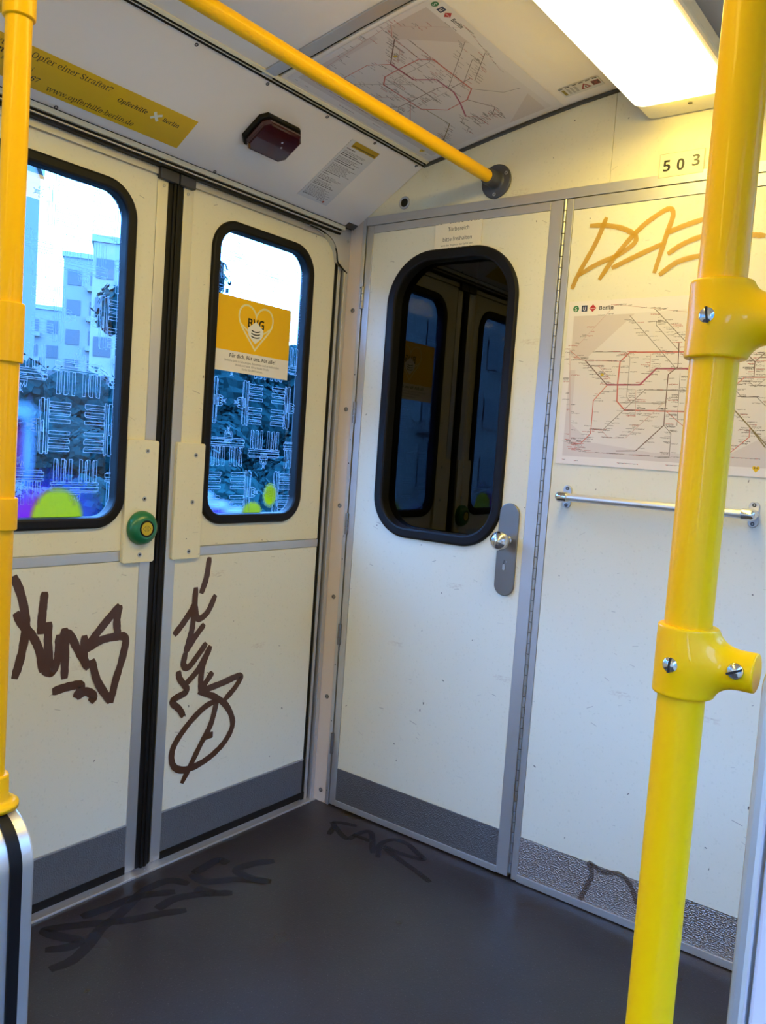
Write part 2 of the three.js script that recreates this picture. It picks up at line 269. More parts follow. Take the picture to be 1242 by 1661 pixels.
const plateScrew = screwGeo(0.0065, 0.0022, 0.42), smallScrew = screwGeo(0.0048, 0.002, 0.45);

// ------------------------------------------------------------------ the two sliding door leaves (front face at x = -0.03; local x = -z)
const LEAF_X = -0.03, TOP = 1.957;
function doorLeaf(name, label, d) {
  const o = frame(thing(name, label, 'sliding door', { kind: 'structure' }), V(LEAF_X, 0, 0), NZ, Y);
  const u = (z) => -z, lo = (a, b) => Math.min(u(a), u(b)), hi = (a, b) => Math.max(u(a), u(b));
  const S = d.stile, W = d.win, e0 = lo(S[1], d.end), e1 = hi(S[1], d.end), rad = [0.092, 0.092, 0.085, 0.085];
  const w0 = lo(...W), w1 = hi(...W), wy0 = 0.997, wy1 = 1.888;
  const hole = () => rr(w0 + 0.012, wy0 + 0.012, w1 - 0.012, wy1 - 0.012, inset(rad, 0.012), THREE.Path);
  const c0 = lo(S[0], d.end), c1 = hi(S[0], d.end), core = rr(c0, 0.008, c1, TOP, 0); core.holes.push(hole());
  mesh('door_core', ext(core, -0.036, -0.004, 0.0005), M.paint, o);
  const up = rr(e0, 0.9345, e1, 1.935, 0); up.holes.push(hole());
  mesh('upper_panel', ext(up, -0.004, 0, 0.0008, 20), M.paint, o);
  mesh('lower_panel', ext(rr(e0, 0.1545, e1, 0.9045, 0), -0.004, 0, 0.0008), M.laminate, o);
  mesh('middle_rail', bx(e0, e1, 0.906, 0.933, -0.004, 0.002), M.trim, o);
  mesh('kick_plate', bx(e0, e1, 0.03, 0.153, -0.004, 0.001, 0.0008), M.kickFine, o, 'dimpled grey metal kick plate');
  mesh('kick_plate_lip', bx(e0, e1, 0.149, 0.155, 0.0002, 0.0022, 0.0008), M.trim, o);
  mesh('bottom_brush', bx(e0, e1, 0.009, 0.032, -0.004, 0.004, 0.001), M.rubber, o);
  mesh('stile', bx(lo(...S), hi(...S), 0.012, 1.935, -0.004, 0.0025, 0.001), M.trim, o, 'bare metal edge strip');
  const sc = mesh('screw', screwGeo(0.005, 0.002, 0.45), M.steel, o); sc.position.set((u(S[0]) + u(S[1])) / 2 + (d.sign * 0.003), 1.915, 0.0025);
  mesh('top_rail', bx(lo(S[1], d.end) , hi(S[1], d.end), 1.938, TOP, -0.004, 0.006, 0.001), M.trim, o);
  mesh('edge_rubber', bx(lo(...d.rub), hi(...d.rub), 0.008, 1.945, -0.034, 0.002, 0.006), M.rubber, o, 'black rubber closing edge');
  mesh('edge_rubber_lip', bx(lo(...d.lip), hi(...d.lip), 0.008, 1.945, -0.02, 0.007, 0.003), M.rubber, o);
  // window
  mesh('window_gasket', ring(w0, wy0, w1, wy1, rad, 0.03, -0.028, 0.011, 0.007), M.rubber, o, 'black rubber window gasket');
  const g0 = w0 + 0.024, g1 = w1 - 0.024, gy0 = wy0 + 0.024, gy1 = wy1 - 0.024, gr = inset(rad, 0.024);
  const p = pane('window_pane', g0, gy0, g1, gy1, gr, -0.018, M.glass, o);
  pane('window_print', g0, gy0, g1, gy1, gr, -0.0165, gateFilmMat(filmTexture(-g0, -g1, gy1, gy0, ...d.gates)), p).userData.label = 'white line drawings of a columned gate';
  pane('spray_paint', g0, gy0, g1, gy1, gr, -0.0195, sprayMat(sprayTexture(-g0, -g1, gy1, gy0, d.spray)), p).userData.label = 'lime, white and violet spray paint';
  // grip plate
  const P = d.plate, pl = mesh('grip_plate', ext(rr(lo(...P), 0.9, hi(...P), 1.234, 0.007), -0.001, 0.013, 0.002), M.paint, o, 'cream painted grip plate');
  for (const [z, y] of d.screws) { const s = mesh('screw', plateScrew, M.steel, pl); s.position.set(u(z), y, 0.0128); const k = mesh('screw_socket', new THREE.CircleGeometry(0.003, 10), M.dark, pl); k.position.set(u(z), y, 0.0131); }
  return o;
}
const doorA = doorLeaf('door_1', 'sliding door leaf with green button and dark brown scrawl, left of black seam', {
  rub: [0.72, 0.747], lip: [0.721, 0.731], stile: [0.747, 0.781], end: 1.42, win: [0.842, 1.29], plate: [0.742, 0.844], sign: 1, gates: [0.976, 1.391],
  screws: [[0.78, 1.205], [0.783, 1.075], [0.79, 0.922]],
  spray: [[1.03, 1.0, 0.16, 0.16, 0.5, '40,60,200', 0.5, 40], [1.075, 1.01, 0.1, 0.105, 0.55, '220,10,150', 0.8, 40], [1.02, 1.02, 0.078, 0.088, 0.8, '245,195,0', 0.97, 20], [1.15, 1.19, 0.05, 0.1, 0.3, '190,20,120', 0.7, 40], [1.105, 1.19, 0.025, 0.14, 0.2, '170,210,255', 0.6, 0], [1.13, 1.285, 0.06, 0.03, 0.2, '190,235,255', 0.6, 0]],
});
const doorB = doorLeaf('door_2', 'sliding door leaf with yellow mask sticker, beside the cab bulkhead corner', {
  rub: [0.694, 0.72], lip: [0.709, 0.719], stile: [0.694, 0.66], end: 0.03, win: [0.156, 0.585], plate: [0.578, 0.68], sign: -1, gates: [0.468, 1.229],
  screws: [[0.613, 1.2], [0.617, 1.065], [0.621, 0.922]],
  spray: [[0.5, 1.02, 0.08, 0.03, 0.2, '150,60,220', 0.8, 20], [0.545, 1.075, 0.05, 0.03, 0.3, '235,240,255', 0.85, 10], [0.49, 1.055, 0.065, 0.02, 0.3, '235,240,255', 0.9, 10], [0.42, 1.035, 0.07, 0.02, 0.3, '235,240,255', 0.9, 10], [0.273, 1.083, 0.036, 0.044, 0.6, '255,220,90', 0.8, 0], [0.273, 1.083, 0.026, 0.033, 0.8, '235,190,0', 0.97, 0], [0.35, 1.03, 0.048, 0.036, 0.7, '235,195,20', 0.95, 0]],
});
graffiti(doorA, TAG_LEFT, ([z, y]) => [-z, y], 0.023, 0.0007, M.ink, 'dark brown marker tag');
graffiti(doorB, TAG_RIGHT, ([z, y]) => [-z, y], 0.021, 0.0007, M.ink, 'dark brown vertical marker tag with a loop');
{ // door button on the left leaf's grip plate
  const b = group('door_button', doorA, 'round green door button with yellow centre'); b.position.set(-0.79, 0.996, 0.013);
  mesh('button_ring', lathe([[0.0, 0], [0.046, 0], [0.0465, 0.004], [0.045, 0.012], [0.039, 0.021], [0.03, 0.0265], [0.0235, 0.028], [0.0225, 0.0255], [0, 0.0255]], V(0, 0, 0), Z, 48), M.green, b);
  mesh('button_rim', lathe([[0.0225, 0.0255], [0.0222, 0.0285], [0.0205, 0.0295], [0.0185, 0.0285], [0.0182, 0.0255]], V(0, 0, 0), Z, 40), M.rubber, b);
  const face = mesh('button_face', new THREE.CircleGeometry(0.0186, 36), std({ name: 'button_print', map: canvas(256, 256, (c) => {
    c.fillStyle = '#c8b020'; c.fillRect(0, 0, 256, 256); c.strokeStyle = '#5c5210'; c.lineWidth = 7;
    c.beginPath(); c.moveTo(100, 80); c.lineTo(45, 128); c.lineTo(100, 176); c.closePath(); c.moveTo(156, 80); c.lineTo(211, 128); c.lineTo(156, 176); c.closePath(); c.moveTo(128, 70); c.lineTo(128, 186); c.stroke();
  }), roughness: 0.5 }), b); face.position.z = 0.0275;
}

// ------------------------------------------------------------------ door wall: sill, header, jamb, cove
const wallL = thing('wall_left', 'door side wall of the carriage with header, jamb and slanted cove', 'wall', { kind: 'structure' });
mesh('door_sill', bx(-0.07, -0.001, -0.055, 0.004, -0.02, 1.45, 0.002), M.trim, wallL, 'worn metal door sill');
mesh('sill_nosing', bx(-0.004, 0.0, -0.01, 0.0055, 0.03, 1.45, 0.001), M.alu, wallL, 'bright worn sill edge');
for (const z of [0.52, 0.64, 0.72, 0.9, 1.2]) { const s = mesh('sill_screw', screwGeo(0.0055, 0.0015, 0.4), M.steel, wallL); s.rotation.x = -Math.PI / 2; s.position.set(-0.016, 0.004, z); }
mesh('header_beam', bx(-0.13, -0.022, TOP + 0.004, 2.34, -0.05, 1.46, 0), M.paint, wallL);
mesh('header_gasket', bx(-0.024, -0.004, 1.955, 1.961, 0.06, 1.46, 0.002), M.rubber, wallL);
mesh('header_profile', bx(-0.024, 0.0, 1.9612, 1.9655, 0.06, 1.46, 0.001), M.trim, wallL);
mesh('header_gasket', bx(-0.024, -0.001, 1.9665, 1.972, 0.06, 1.46, 0.002), M.rubber, wallL);
mesh('header_trim', bx(-0.024, 0.006, 1.9715, 1.984, 0.05, 1.46, 0.001), M.paint, wallL, 'cream trim strip above the doors');
mesh('header_groove', bx(-0.01, 0.004, 1.984, 1.9868, 0.004, 1.46, 0.0005), M.rubber, wallL);
mesh('seam_block', bx(-0.036, -0.014, 1.928, 1.958, 0.722, 0.782, 0.002), M.greyPlastic, wallL);
mesh('seam_block', bx(-0.036, -0.014, 1.928, 1.958, 0.664, 0.717, 0.002), M.greyPlastic, wallL);
// jamb between leaf and bulkhead
mesh('jamb_seal', bx(-0.06, -0.027, 0.004, 1.9, 0.04, 0.0515, 0.002), M.rubber, wallL);
mesh('jamb_strip', bx(-0.06, -0.024, 0.004, 1.89, 0.0265, 0.0395, 0.001), M.trim, wallL);
mesh('jamb_seal', bx(-0.06, -0.028, 0.004, 1.88, 0.0185, 0.0262, 0.002), M.rubber, wallL);
mesh('jamb_strip', bx(-0.06, -0.012, 0.004, 1.86, 0.001, 0.018, 0.001), M.trim, wallL);
mesh('jamb_back', bx(-0.13, -0.058, 0.0, 1.97, -0.06, 0.024, 0), M.greyPlastic, wallL);
{ // rounded corner piece of the door opening
  const s = new THREE.Shape(); s.moveTo(0, 1.985); s.lineTo(-0.2, 1.985); s.lineTo(-0.2, 1.953); s.bezierCurveTo(-0.12, 1.95, -0.068, 1.93, -0.056, 1.868); s.lineTo(-0.008, 1.842); s.lineTo(0, 1.842); s.closePath();
  const g = frame(new THREE.Group(), V(0, 0, 0), NZ, Y); g.name = 'corner_gusset'; wallL.add(g); g.userData.label = 'curved metal corner piece above the door';
  mesh('gusset_plate', ext(s, -0.034, -0.011, 0.001, 20), M.trim, g);
  const edge = new THREE.CatmullRomCurve3([V(-0.2, 1.952, -0.013), V(-0.14, 1.948, -0.013), V(-0.09, 1.93, -0.013), V(-0.066, 1.9, -0.013), V(-0.0565, 1.867, -0.013), V(-0.008, 1.841, -0.013)]);
  mesh('gusset_seal', new THREE.TubeGeometry(edge, 40, 0.0028, 6), M.rubber, g);
  const sc = mesh('gusset_screw', screwGeo(0.006, 0.003, 0.4), M.steel, g); sc.position.set(-0.014, 1.945, -0.011);
}
// slanted cove panel with its screws
const COVE_A = V(0, 1.985, 0), COVE_UP = V(0.277, 0.173, 0).normalize(), COVE_L = 0.3266;
const coveN = NZ.clone().cross(COVE_UP); // faces down into the car
{
  const g = frame(new THREE.Group(), COVE_A, NZ, COVE_UP); g.name = 'cove_panel'; wallL.add(g); g.userData.label = 'white slanted cove panel above the doors';
  mesh('cove_sheet', ext(rr(-CAR_L, 0.0, -0.001, COVE_L - 0.004, 0), -0.02, 0, 0.001), M.ceiling, g);
  for (const z of [0.03, 0.242, 0.455, 0.683, 0.911, 1.139, 1.37]) { const s = mesh('cove_screw', smallScrew, M.flange, g); s.position.set(-z, 0.31, 0); }
  for (const z of [0.62, 1.1]) { const s = mesh('cove_screw', smallScrew, M.flange, g); s.position.set(-z, 0.008, 0); }
  mesh('cove_corner_clip', bx(-0.05, -0.004, 0.0, 0.022, -0.001, 0.003, 0.001), M.flange, g);
}
// rest of the door side, behind the partition: wall with a big window
function sideWall(parent, x, inward, z0, z1, windows) {
  const s = rr(z0, 0, z1, 2.0, 0); for (const [a, b, c, d, r] of windows) s.holes.push(rr(a, c, b, d, r, THREE.Path));
  const t = 0.06, g = ext(s, 0, t, 0); g.rotateY(-Math.PI / 2); // shape x -> z, extrusion -> -x
  g.translate(inward > 0 ? x : x + t, 0, 0);
  mesh('side_panel', g, M.laminate, parent);
  for (const [a, b, c, d, r] of windows) {
    const k = ring(a - 0.015, c - 0.015, b + 0.015, d + 0.015, r + 0.015, 0.03, -0.012, 0.012, 0.006); k.rotateY(-Math.PI / 2); k.translate(x, 0, 0);
    mesh('window_gasket', k, M.rubber, parent);
    const p = new THREE.ShapeGeometry(rr(a, c, b, d, r)); p.rotateY(-Math.PI / 2); p.translate(x - inward * 0.02, 0, 0);
    mesh('window_pane', p, M.glass, parent);
  }
}
sideWall(wallL, -0.01, 1, 1.43, CAR_L, [[1.75, 3.0, 0.98, 1.78, 0.09], [3.3, 4.4, 0.98, 1.78, 0.09]]);
const wallR = thing('wall_right', 'far side wall of the carriage with its own doors and windows', 'wall', { kind: 'structure' });
sideWall(wallR, CAR_W, -1, -0.05, CAR_L, [[0.17, 0.57, 1.01, 1.87, 0.09], [0.86, 1.27, 1.01, 1.87, 0.09], [1.75, 3.0, 0.98, 1.78, 0.09], [3.3, 4.4, 0.98, 1.78, 0.09]]);
{ const g = frame(new THREE.Group(), V(CAR_W, 1.985, 0), Z, V(-0.277, 0.173, 0)); g.name = 'cove_panel'; wallR.add(g);
  mesh('cove_sheet', ext(rr(0.001, 0, CAR_L, COVE_L - 0.004, 0), -0.02, 0, 0.001), M.ceiling, g); }
mesh('header_beam', bx(CAR_W + 0.0, CAR_W + 0.14, 1.95, 2.34, -0.05, CAR_L, 0), M.paint, wallR);
mesh('header_back', bx(-0.14, -0.02, 1.96, 2.34, 1.46, CAR_L, 0), M.paint, wallL);
const wallB = thing('wall_back', 'white end wall of the carriage behind the viewer', 'wall', { kind: 'structure' });
mesh('end_panel', bx(-0.14, CAR_W + 0.14, -0.06, 2.36, CAR_L, CAR_L + 0.06, 0), M.laminate, wallB);

// ------------------------------------------------------------------ ceiling
const ceil = thing('ceiling', 'arched white panelled ceiling of the carriage', 'ceiling', { kind: 'structure' });
const PROFILE = [[0.279, 2.1585], [0.35, 2.172], [0.434, 2.188], [0.55, 2.211], [0.677, 2.234], [0.79, 2.252], [0.9, 2.265], [1.0, 2.274], [MID, 2.278]];
const FULL = [...PROFILE, ...PROFILE.slice(0, -1).reverse().map(([x, y]) => [2 * MID - x, y])];
const ceilY = (x) => { for (let i = 1; i < FULL.length; i++) if (x <= FULL[i][0]) { const [a, b] = FULL[i - 1], [c, d] = FULL[i]; return b + (d - b) * (x - a) / (c - a); } return 2.16; };
function arch(z0, z1, below, above) { // a curved strip of the ceiling
  const s = new THREE.Shape(); FULL.forEach(([x, y], i) => (i ? s.lineTo(x, y - below) : s.moveTo(x, y - below))); [...FULL].reverse().forEach(([x, y]) => s.lineTo(x, y + above)); s.closePath();
  return ext(s, z0, z1, 0.0008);
}
mesh('ceiling_panel', arch(0.0, 0.674, 0, 0.012), M.ceiling, ceil);
mesh('joint_gap', arch(0.6745, 0.6875, -0.004, 0.012), M.rubber, ceil);
mesh('joint_profile', arch(0.688, 0.724, 0.004, 0.012), M.trim, ceil, 'metal joint profile across the ceiling');
mesh('ceiling_panel', arch(0.7245, 2.4, 0, 0.012), M.ceiling, ceil);
mesh('joint_profile', arch(2.401, 2.44, 0.004, 0.012), M.trim, ceil);
mesh('ceiling_panel', arch(2.441, CAR_L, 0, 0.012), M.ceiling, ceil);
mesh('end_seal', arch(-0.004, 0.012, 0.007, -0.0005), M.greyPlastic, ceil, 'dark seal between ceiling and bulkhead');
for (const side of [0, 1]) { // long cornice profile between cove and ceiling
  const f = (x) => (side ? 2 * MID - x : x), n = side ? -1 : 1;
  const part = (name, x, y, w, h, m, z0 = 0.004) => { const g = bx(-w / 2, w / 2, -h / 2, h / 2, z0, CAR_L, 0.001); g.rotateZ(n * 0.5); g.translate(f(x), y, 0); mesh(name, g, m, ceil); };
  part('cornice_gap', 0.279, 2.1635, 0.02, 0.012, M.rubber, -0.006);
  part('cornice_gasket', 0.2745, 2.1548, 0.006, 0.006, M.rubber, -0.02);
  part('cornice_gasket', 0.2835, 2.1592, 0.005, 0.006, M.rubber, -0.02);
  part('cornice_line', 0.279, 2.1562, 0.0026, 0.006, M.trim, -0.01);
  part('cornice_strip', 0.2925, 2.1608, 0.01, 0.008, M.paint);
}
const roof = thing('roof', 'outer roof shell of the carriage', 'roof', { kind: 'structure' });
mesh('roof_shell', bx(-0.16, CAR_W + 0.16, 2.34, 2.4, -1.0, CAR_L + 0.06, 0), M.greyPlastic, roof);
// ------------------------------------------------------------------ bulkhead to the driver's cab (front plane z = 0)
const wallF = thing('wall_front', 'cab bulkhead with hinged white panel, corner post and top header', 'wall', { kind: 'structure' });
const PIANO_KNUCKLE = cyl(V(0, 0.0008, 0), V(0, 0.0305, 0), 0.0048, 0.0048, 10);
mesh('corner_post', bx(-0.13, 0.0405, 0.0, 2.05, -0.05, 0.0, 0.001), M.post, wallF, 'pale pink corner post with screws');
mesh('post_edge_strip', bx(0.0412, 0.0545, 0.0, 2.02, -0.05, 0.0015, 0.001), M.trim, wallF);
const bigScrew = screwGeo(0.0078, 0.0045, 0.32), dot = new THREE.CircleGeometry(0.0022, 8);
for (const y of [1.716, 1.383, 1.052, 0.734, 0.38, 0.043]) { const s = mesh('post_screw', bigScrew, M.lockSteel, wallF); s.position.set(0.019, y, 0); }
for (const y of [1.79, 1.5, 1.28, 1.2, 0.95, 0.87, 0.5, 0.3, 0.05]) { const s = mesh('rivet_hole', dot, M.dark, wallF); s.position.set(0.047, y, 0.0021); }
// header over door and panel
const topEdge = (x) => ceilY(Math.max(0.279, Math.min(x, 2 * MID - 0.279)));
{
  const hdr = (x0, x1) => { const s = new THREE.Shape(); s.moveTo(x0, 2.021); s.lineTo(x1, 2.021); for (let i = 0; i <= 12; i++) { const x = x1 + (x0 - x1) * i / 12, xe = x < 0.279 ? 1.985 + x * 0.6245 : x > 2 * MID - 0.279 ? 1.985 + (2 * MID - x) * 0.6245 : ceilY(x); s.lineTo(x, Math.max(2.0215, xe + 0.01)); } s.closePath(); return ext(s, -0.05, -0.001, 0.0008); };
  mesh('header_panel', hdr(0.0475, 0.8975), M.paint, wallF);
  mesh('header_panel', hdr(0.8985, 1.72), M.paint, wallF);
  mesh('header_panel', hdr(1.721, CAR_W + 0.05), M.paint, wallF);
  mesh('header_trim', bx(0.0555, CAR_W + 0.05, 1.9925, 2.0205, -0.05, 0.002, 0.001), M.trim, wallF, 'grey metal trim above the cab door');
  const hp = group('camera_port', wallF, 'small round dark port'); hp.position.set(0.205, 2.051, -0.001);
  mesh('port_ring', lathe([[0.0135, 0], [0.0205, 0], [0.0205, 0.002], [0.0185, 0.0038], [0.0155, 0.0038], [0.0135, 0.002]], V(0, 0, 0), Z, 32), M.steel, hp);
  const lens = mesh('port_lens', new THREE.CircleGeometry(0.0142, 24), M.rubber, hp); lens.position.z = 0.0012;
}
mesh('bulkhead_backing', ext((() => { const s = rr(-0.13, 0, CAR_W + 0.14, 2.34, 0); s.holes.push(rr(0.17, 0.97, 0.65, 1.9, 0.1, THREE.Path)); return s; })(), -0.06, -0.051, 0), M.greyPlastic, wallF);
// hinged panel right of the door
{
  const p = group('hinged_panel', wallF, 'white hinged panel beside the cab door'), x0 = 0.779, x1 = 1.72;
  mesh('panel_sheet', ext(rr(x0 + 0.0205, 0.1395, x1 - 0.021, 1.9585, 0), -0.04, -0.001, 0.0008), M.laminate, p);
  mesh('panel_stile', bx(x0, x0 + 0.0195, 0.004, 1.9905, -0.04, 0.001, 0.001), M.trim, p);
  mesh('panel_stile', bx(x1 - 0.02, x1, 0.004, 1.9905, -0.04, 0.001, 0.001), M.trim, p);
  mesh('panel_top_rail', bx(x0 + 0.0205, x1 - 0.021, 1.9595, 1.9905, -0.04, 0.001, 0.001), M.trim, p);
  mesh('kick_plate', bx(x0 + 0.0205, x1 - 0.021, 0.0255, 0.138, -0.04, 0.0005, 0.0008), M.kick, p, 'coarsely hammered metal kick plate');
  mesh('panel_bottom_rail', bx(x0 + 0.0205, x1 - 0.021, 0.003, 0.0245, -0.04, 0.003, 0.001), M.trim, p);
  const st = group('graffiti_tag', p, 'brown rubbed-off smear on the kick plate');
  STAIN.forEach((s) => mesh('marker_stroke', strokeGeo(s, 0.014, 0.0012), M.rust, st));
  graffiti(p, TAG_YELLOW, (q) => q, 0.0135, 0.0006, M.inkYellow, 'large ochre yellow marker letters');
  for (let i = 0; i < 62; i++) mesh('hinge_knuckle', PIANO_KNUCKLE, M.steel, p).position.set(0.7735, 0.02 + i * 0.0318, 0.0005);
}
mesh('far_panel', bx(1.7215, CAR_W + 0.05, 0.004, 1.9905, -0.04, -0.001, 0.001), M.laminate, wallF);

// ------------------------------------------------------------------ cab door
{
  const d = thing('door_3', 'white cab door with rounded dark window and steel knob', 'door', { kind: 'structure' }), x0 = 0.0605, x1 = 0.767, wx0 = 0.168, wx1 = 0.648, wy0 = 0.974, wy1 = 1.89, rad = [0.165, 0.165, 0.135, 0.135];
  const s = rr(0.0865, 0.1395, 0.7275, 1.9655, 0); s.holes.push(rr(wx0 + 0.012, wy0 + 0.012, wx1 - 0.012, wy1 - 0.012, inset(rad, 0.012), THREE.Path));
  mesh('door_sheet', ext(s, -0.04, -0.001, 0.0008, 24), M.laminate, d);
  mesh('door_stile', bx(x0, 0.0858, 0.006, 1.9905, -0.04, 0.001, 0.001), M.trim, d);
  mesh('door_stile', bx(0.7282, x1, 0.006, 1.9905, -0.04, 0.001, 0.001), M.trim, d);
  mesh('door_top_rail', bx(0.0865, 0.7275, 1.9662, 1.9905, -0.04, 0.001, 0.001), M.trim, d);
  mesh('kick_plate', bx(0.0865, 0.7275, 0.0265, 0.1385, -0.04, 0.0005, 0.0008), M.kickFine, d, 'dimpled grey metal kick plate');
  mesh('door_bottom_rail', bx(0.0865, 0.7275, 0.006, 0.0255, -0.04, 0.003, 0.001), M.trim, d);
  mesh('window_gasket', ring(wx0, wy0, wx1, wy1, rad, 0.034, -0.045, 0.01, 0.007), M.rubber, d, 'thick black rubber window gasket');
  pane('window_pane', wx0 + 0.026, wy0 + 0.026, wx1 - 0.026, wy1 - 0.026, inset(rad, 0.026), -0.03, M.cabGlass, d).userData.label = 'dark reflecting glass';
  for (const y of [1.756, 1.373, 0.993, 0.609, 0.222]) { // leaf hinges
    const h = group('hinge', d); h.position.set(0.0575, y, 0.003);
    for (let k = 0; k < 3; k++) mesh('hinge_barrel', place(cyl(V(0, -0.0115, 0), V(0, 0.0115, 0), 0.0064, 0.0064, 14), 0, (k - 1) * 0.0245, 0), M.lockSteel, h);
  }
  const lp = group('lock_plate', d, 'brushed steel lock plate with round knob');
  mesh('plate', ext(rr(0.645, 0.845, 0.711, 1.122, 0.032), -0.001, 0.006, 0.0025), M.lockSteel, lp);
  mesh('knob', lathe([[0.0, 0], [0.014, 0], [0.014, 0.003], [0.009, 0.007], [0.0085, 0.022], [0.012, 0.026], [0.021, 0.031], [0.0275, 0.04], [0.029, 0.049], [0.027, 0.058], [0.021, 0.067], [0.011, 0.0725], [0, 0.074]], V(0.68, 1.012, 0.006), Z, 40), M.chrome, lp, 'round satin steel door knob');
  const ks = new THREE.Shape(); ks.absarc(0.675, 0.945, 0.0088, 0, 7, false); mesh('key_cylinder', ext(ks, 0.005, 0.009, 0.0008), M.chrome, lp);
  mesh('key_cylinder_foot', ext(rr(0.6705, 0.9215, 0.6795, 0.9395, 0.0035), 0.005, 0.0088, 0.0006), M.steel, lp);
  mesh('key_slot', ext(rr(0.6742, 0.94, 0.6758, 0.9515, 0.0005), 0.009, 0.0094, 0.0001), M.dark, lp);
}
{ // the dark driver's cab behind the glass
  const c = thing('wall_cab', 'dark driver cab behind the tinted door window', 'cab', { kind: 'structure' });
  mesh('cab_back', bx(-0.12, CAR_W + 0.14, -0.06, 2.34, -1.0, -0.96, 0), M.greyPlastic, c);
  mesh('cab_side', bx(-0.13, -0.09, -0.06, 2.34, -0.96, -0.06, 0), M.greyPlastic, c);
  mesh('cab_side', bx(CAR_W + 0.1, CAR_W + 0.14, -0.06, 2.34, -0.96, -0.06, 0), M.greyPlastic, c);
}

// ------------------------------------------------------------------ ceiling lamps
const lensMat = std({ name: 'lamp_diffuser', color: lin(0.9, 0.88, 0.82), roughness: 0.4, emissive: lin(1, 0.86, 0.55), emissiveIntensity: 2.6 });
const rimMat = std({ name: 'lamp_diffuser_edge', color: lin(0.8, 0.7, 0.5), roughness: 0.4, emissive: lin(1, 0.6, 0.16), emissiveIntensity: 0.9 });
function lampThing(z0, z1, label) {
  const t = thing('ceiling_lamp', label, 'lamp', { group: 'fluorescent lamps along the ceiling' });
  const flat = (shape, a, b, bev) => { const g = ext(shape, a, b, bev, 12); g.rotateX(Math.PI / 2); return g; }; // shape xy -> x,z ; extrusion -> down
  const g1 = flat(rr(0.996, z0, 1.246, z1, 0.02), -2.203, -2.166, 0.006); g1.scale(1, 1, 1);
  mesh('housing', g1, M.paint, t, 'cream metal lamp housing');
  mesh('mounting', bx(1.05, 1.19, 2.2, 2.276, z0 + 0.03, z1 - 0.03, 0.002), M.flange, t);
  mesh('diffuser', flat(rr(1.009, z0 + 0.125, 1.233, z1 - 0.125, 0.03), 0, 0.026, 0.0115).translate(0, 2.1705, 0), lensMat, t, 'glowing white diffuser');
  mesh('diffuser_rim', (() => { const q = rr(1.0035, z0 + 0.1195, 1.2385, z1 - 0.1195, 0.034); q.holes.push(rr(1.0095, z0 + 0.1255, 1.2325, z1 - 0.1255, 0.0295, THREE.Path)); return flat(q, 0, 0.008, 0.002).translate(0, 2.1675, 0); })(), rimMat, t, 'warm glowing diffuser edge');
  const s = mesh('housing_screw', screwGeo(0.006, 0.0015, 0.5), M.flange, t); s.rotation.x = Math.PI / 2; s.position.set(1.12, 2.166, z0 + 0.06);
  const glow = (w, h, x, y, z, aim) => { const F = new THREE.RectAreaLight(new THREE.Color().setRGB(...LAMP_COLOR), LAMP_POWER, w, h); F.name = 'lamp_flank_light'; F.position.set(x, y, z); F.lookAt(x - aim[0], y - aim[1], z - aim[2]); F.rotateY(Math.PI); t.add(F); };
  for (const s of [-1, 1]) glow(z1 - z0 - 0.28, 0.034, 1.121 + s * 0.1225, 2.1535, (z0 + z1) / 2, [s, -0.55, 0]);     // the rounded glowing flanks of the diffuser
  glow(0.18, 0.03, 1.121, 2.154, z0 + 0.113, [0, -0.4, -1]); glow(0.18, 0.03, 1.121, 2.154, z1 - 0.113, [0, -0.4, 1]);   // and its two ends
  const L = new THREE.RectAreaLight(new THREE.Color().setRGB(...LAMP_COLOR), LAMP_POWER, 0.2, z1 - z0 - 0.3); L.name = 'lamp_tube_light';
  L.position.set(1.121, 2.1425, (z0 + z1) / 2); L.lookAt(1.121, 0, (z0 + z1) / 2); t.add(L);
  if (Math.abs(L.rotation.z) > 1) { L.rotation.set(-Math.PI / 2, 0, 0); }
  return t;
}
lampThing(0.004, 1.35, 'long glowing fluorescent ceiling lamp ending at the cab bulkhead');
lampThing(1.55, 2.9, 'second fluorescent ceiling lamp further back along the carriage');
lampThing(3.1, 4.45, 'third fluorescent ceiling lamp near the rear end wall');

// ------------------------------------------------------------------ overhead handrail
{
  const t = thing('overhead_handrail', 'yellow overhead handrail running along the ceiling into the bulkhead', 'handrail'), c = V(0.543, 2.071, 0);
  mesh('rail_tube', cyl(c.clone().add(V(0, 0, 0.045)), c.clone().add(V(0, 0, CAR_L - 0.01)), 0.0178, 0.0178, 36), M.yellow, t);
  const f = group('wall_flange', t, 'dark grey round wall flange'); f.position.copy(c);
  mesh('flange_plate', lathe([[0, 0], [0.049, 0], [0.05, 0.002], [0.049, 0.0055], [0.046, 0.0075], [0.03, 0.009], [0.026, 0.012], [0.0238, 0.018], [0.0232, 0.055], [0.0215, 0.058], [0, 0.058]], V(0, 0, 0), Z, 44), M.flange, f);
  for (let k = 0; k < 3; k++) { const a = k * 2.094 + 0.5, s = mesh('flange_screw', screwGeo(0.0055, 0.003, 0.35), M.steel, f); s.position.set(Math.cos(a) * 0.039, Math.sin(a) * 0.039, 0.0072); }
}

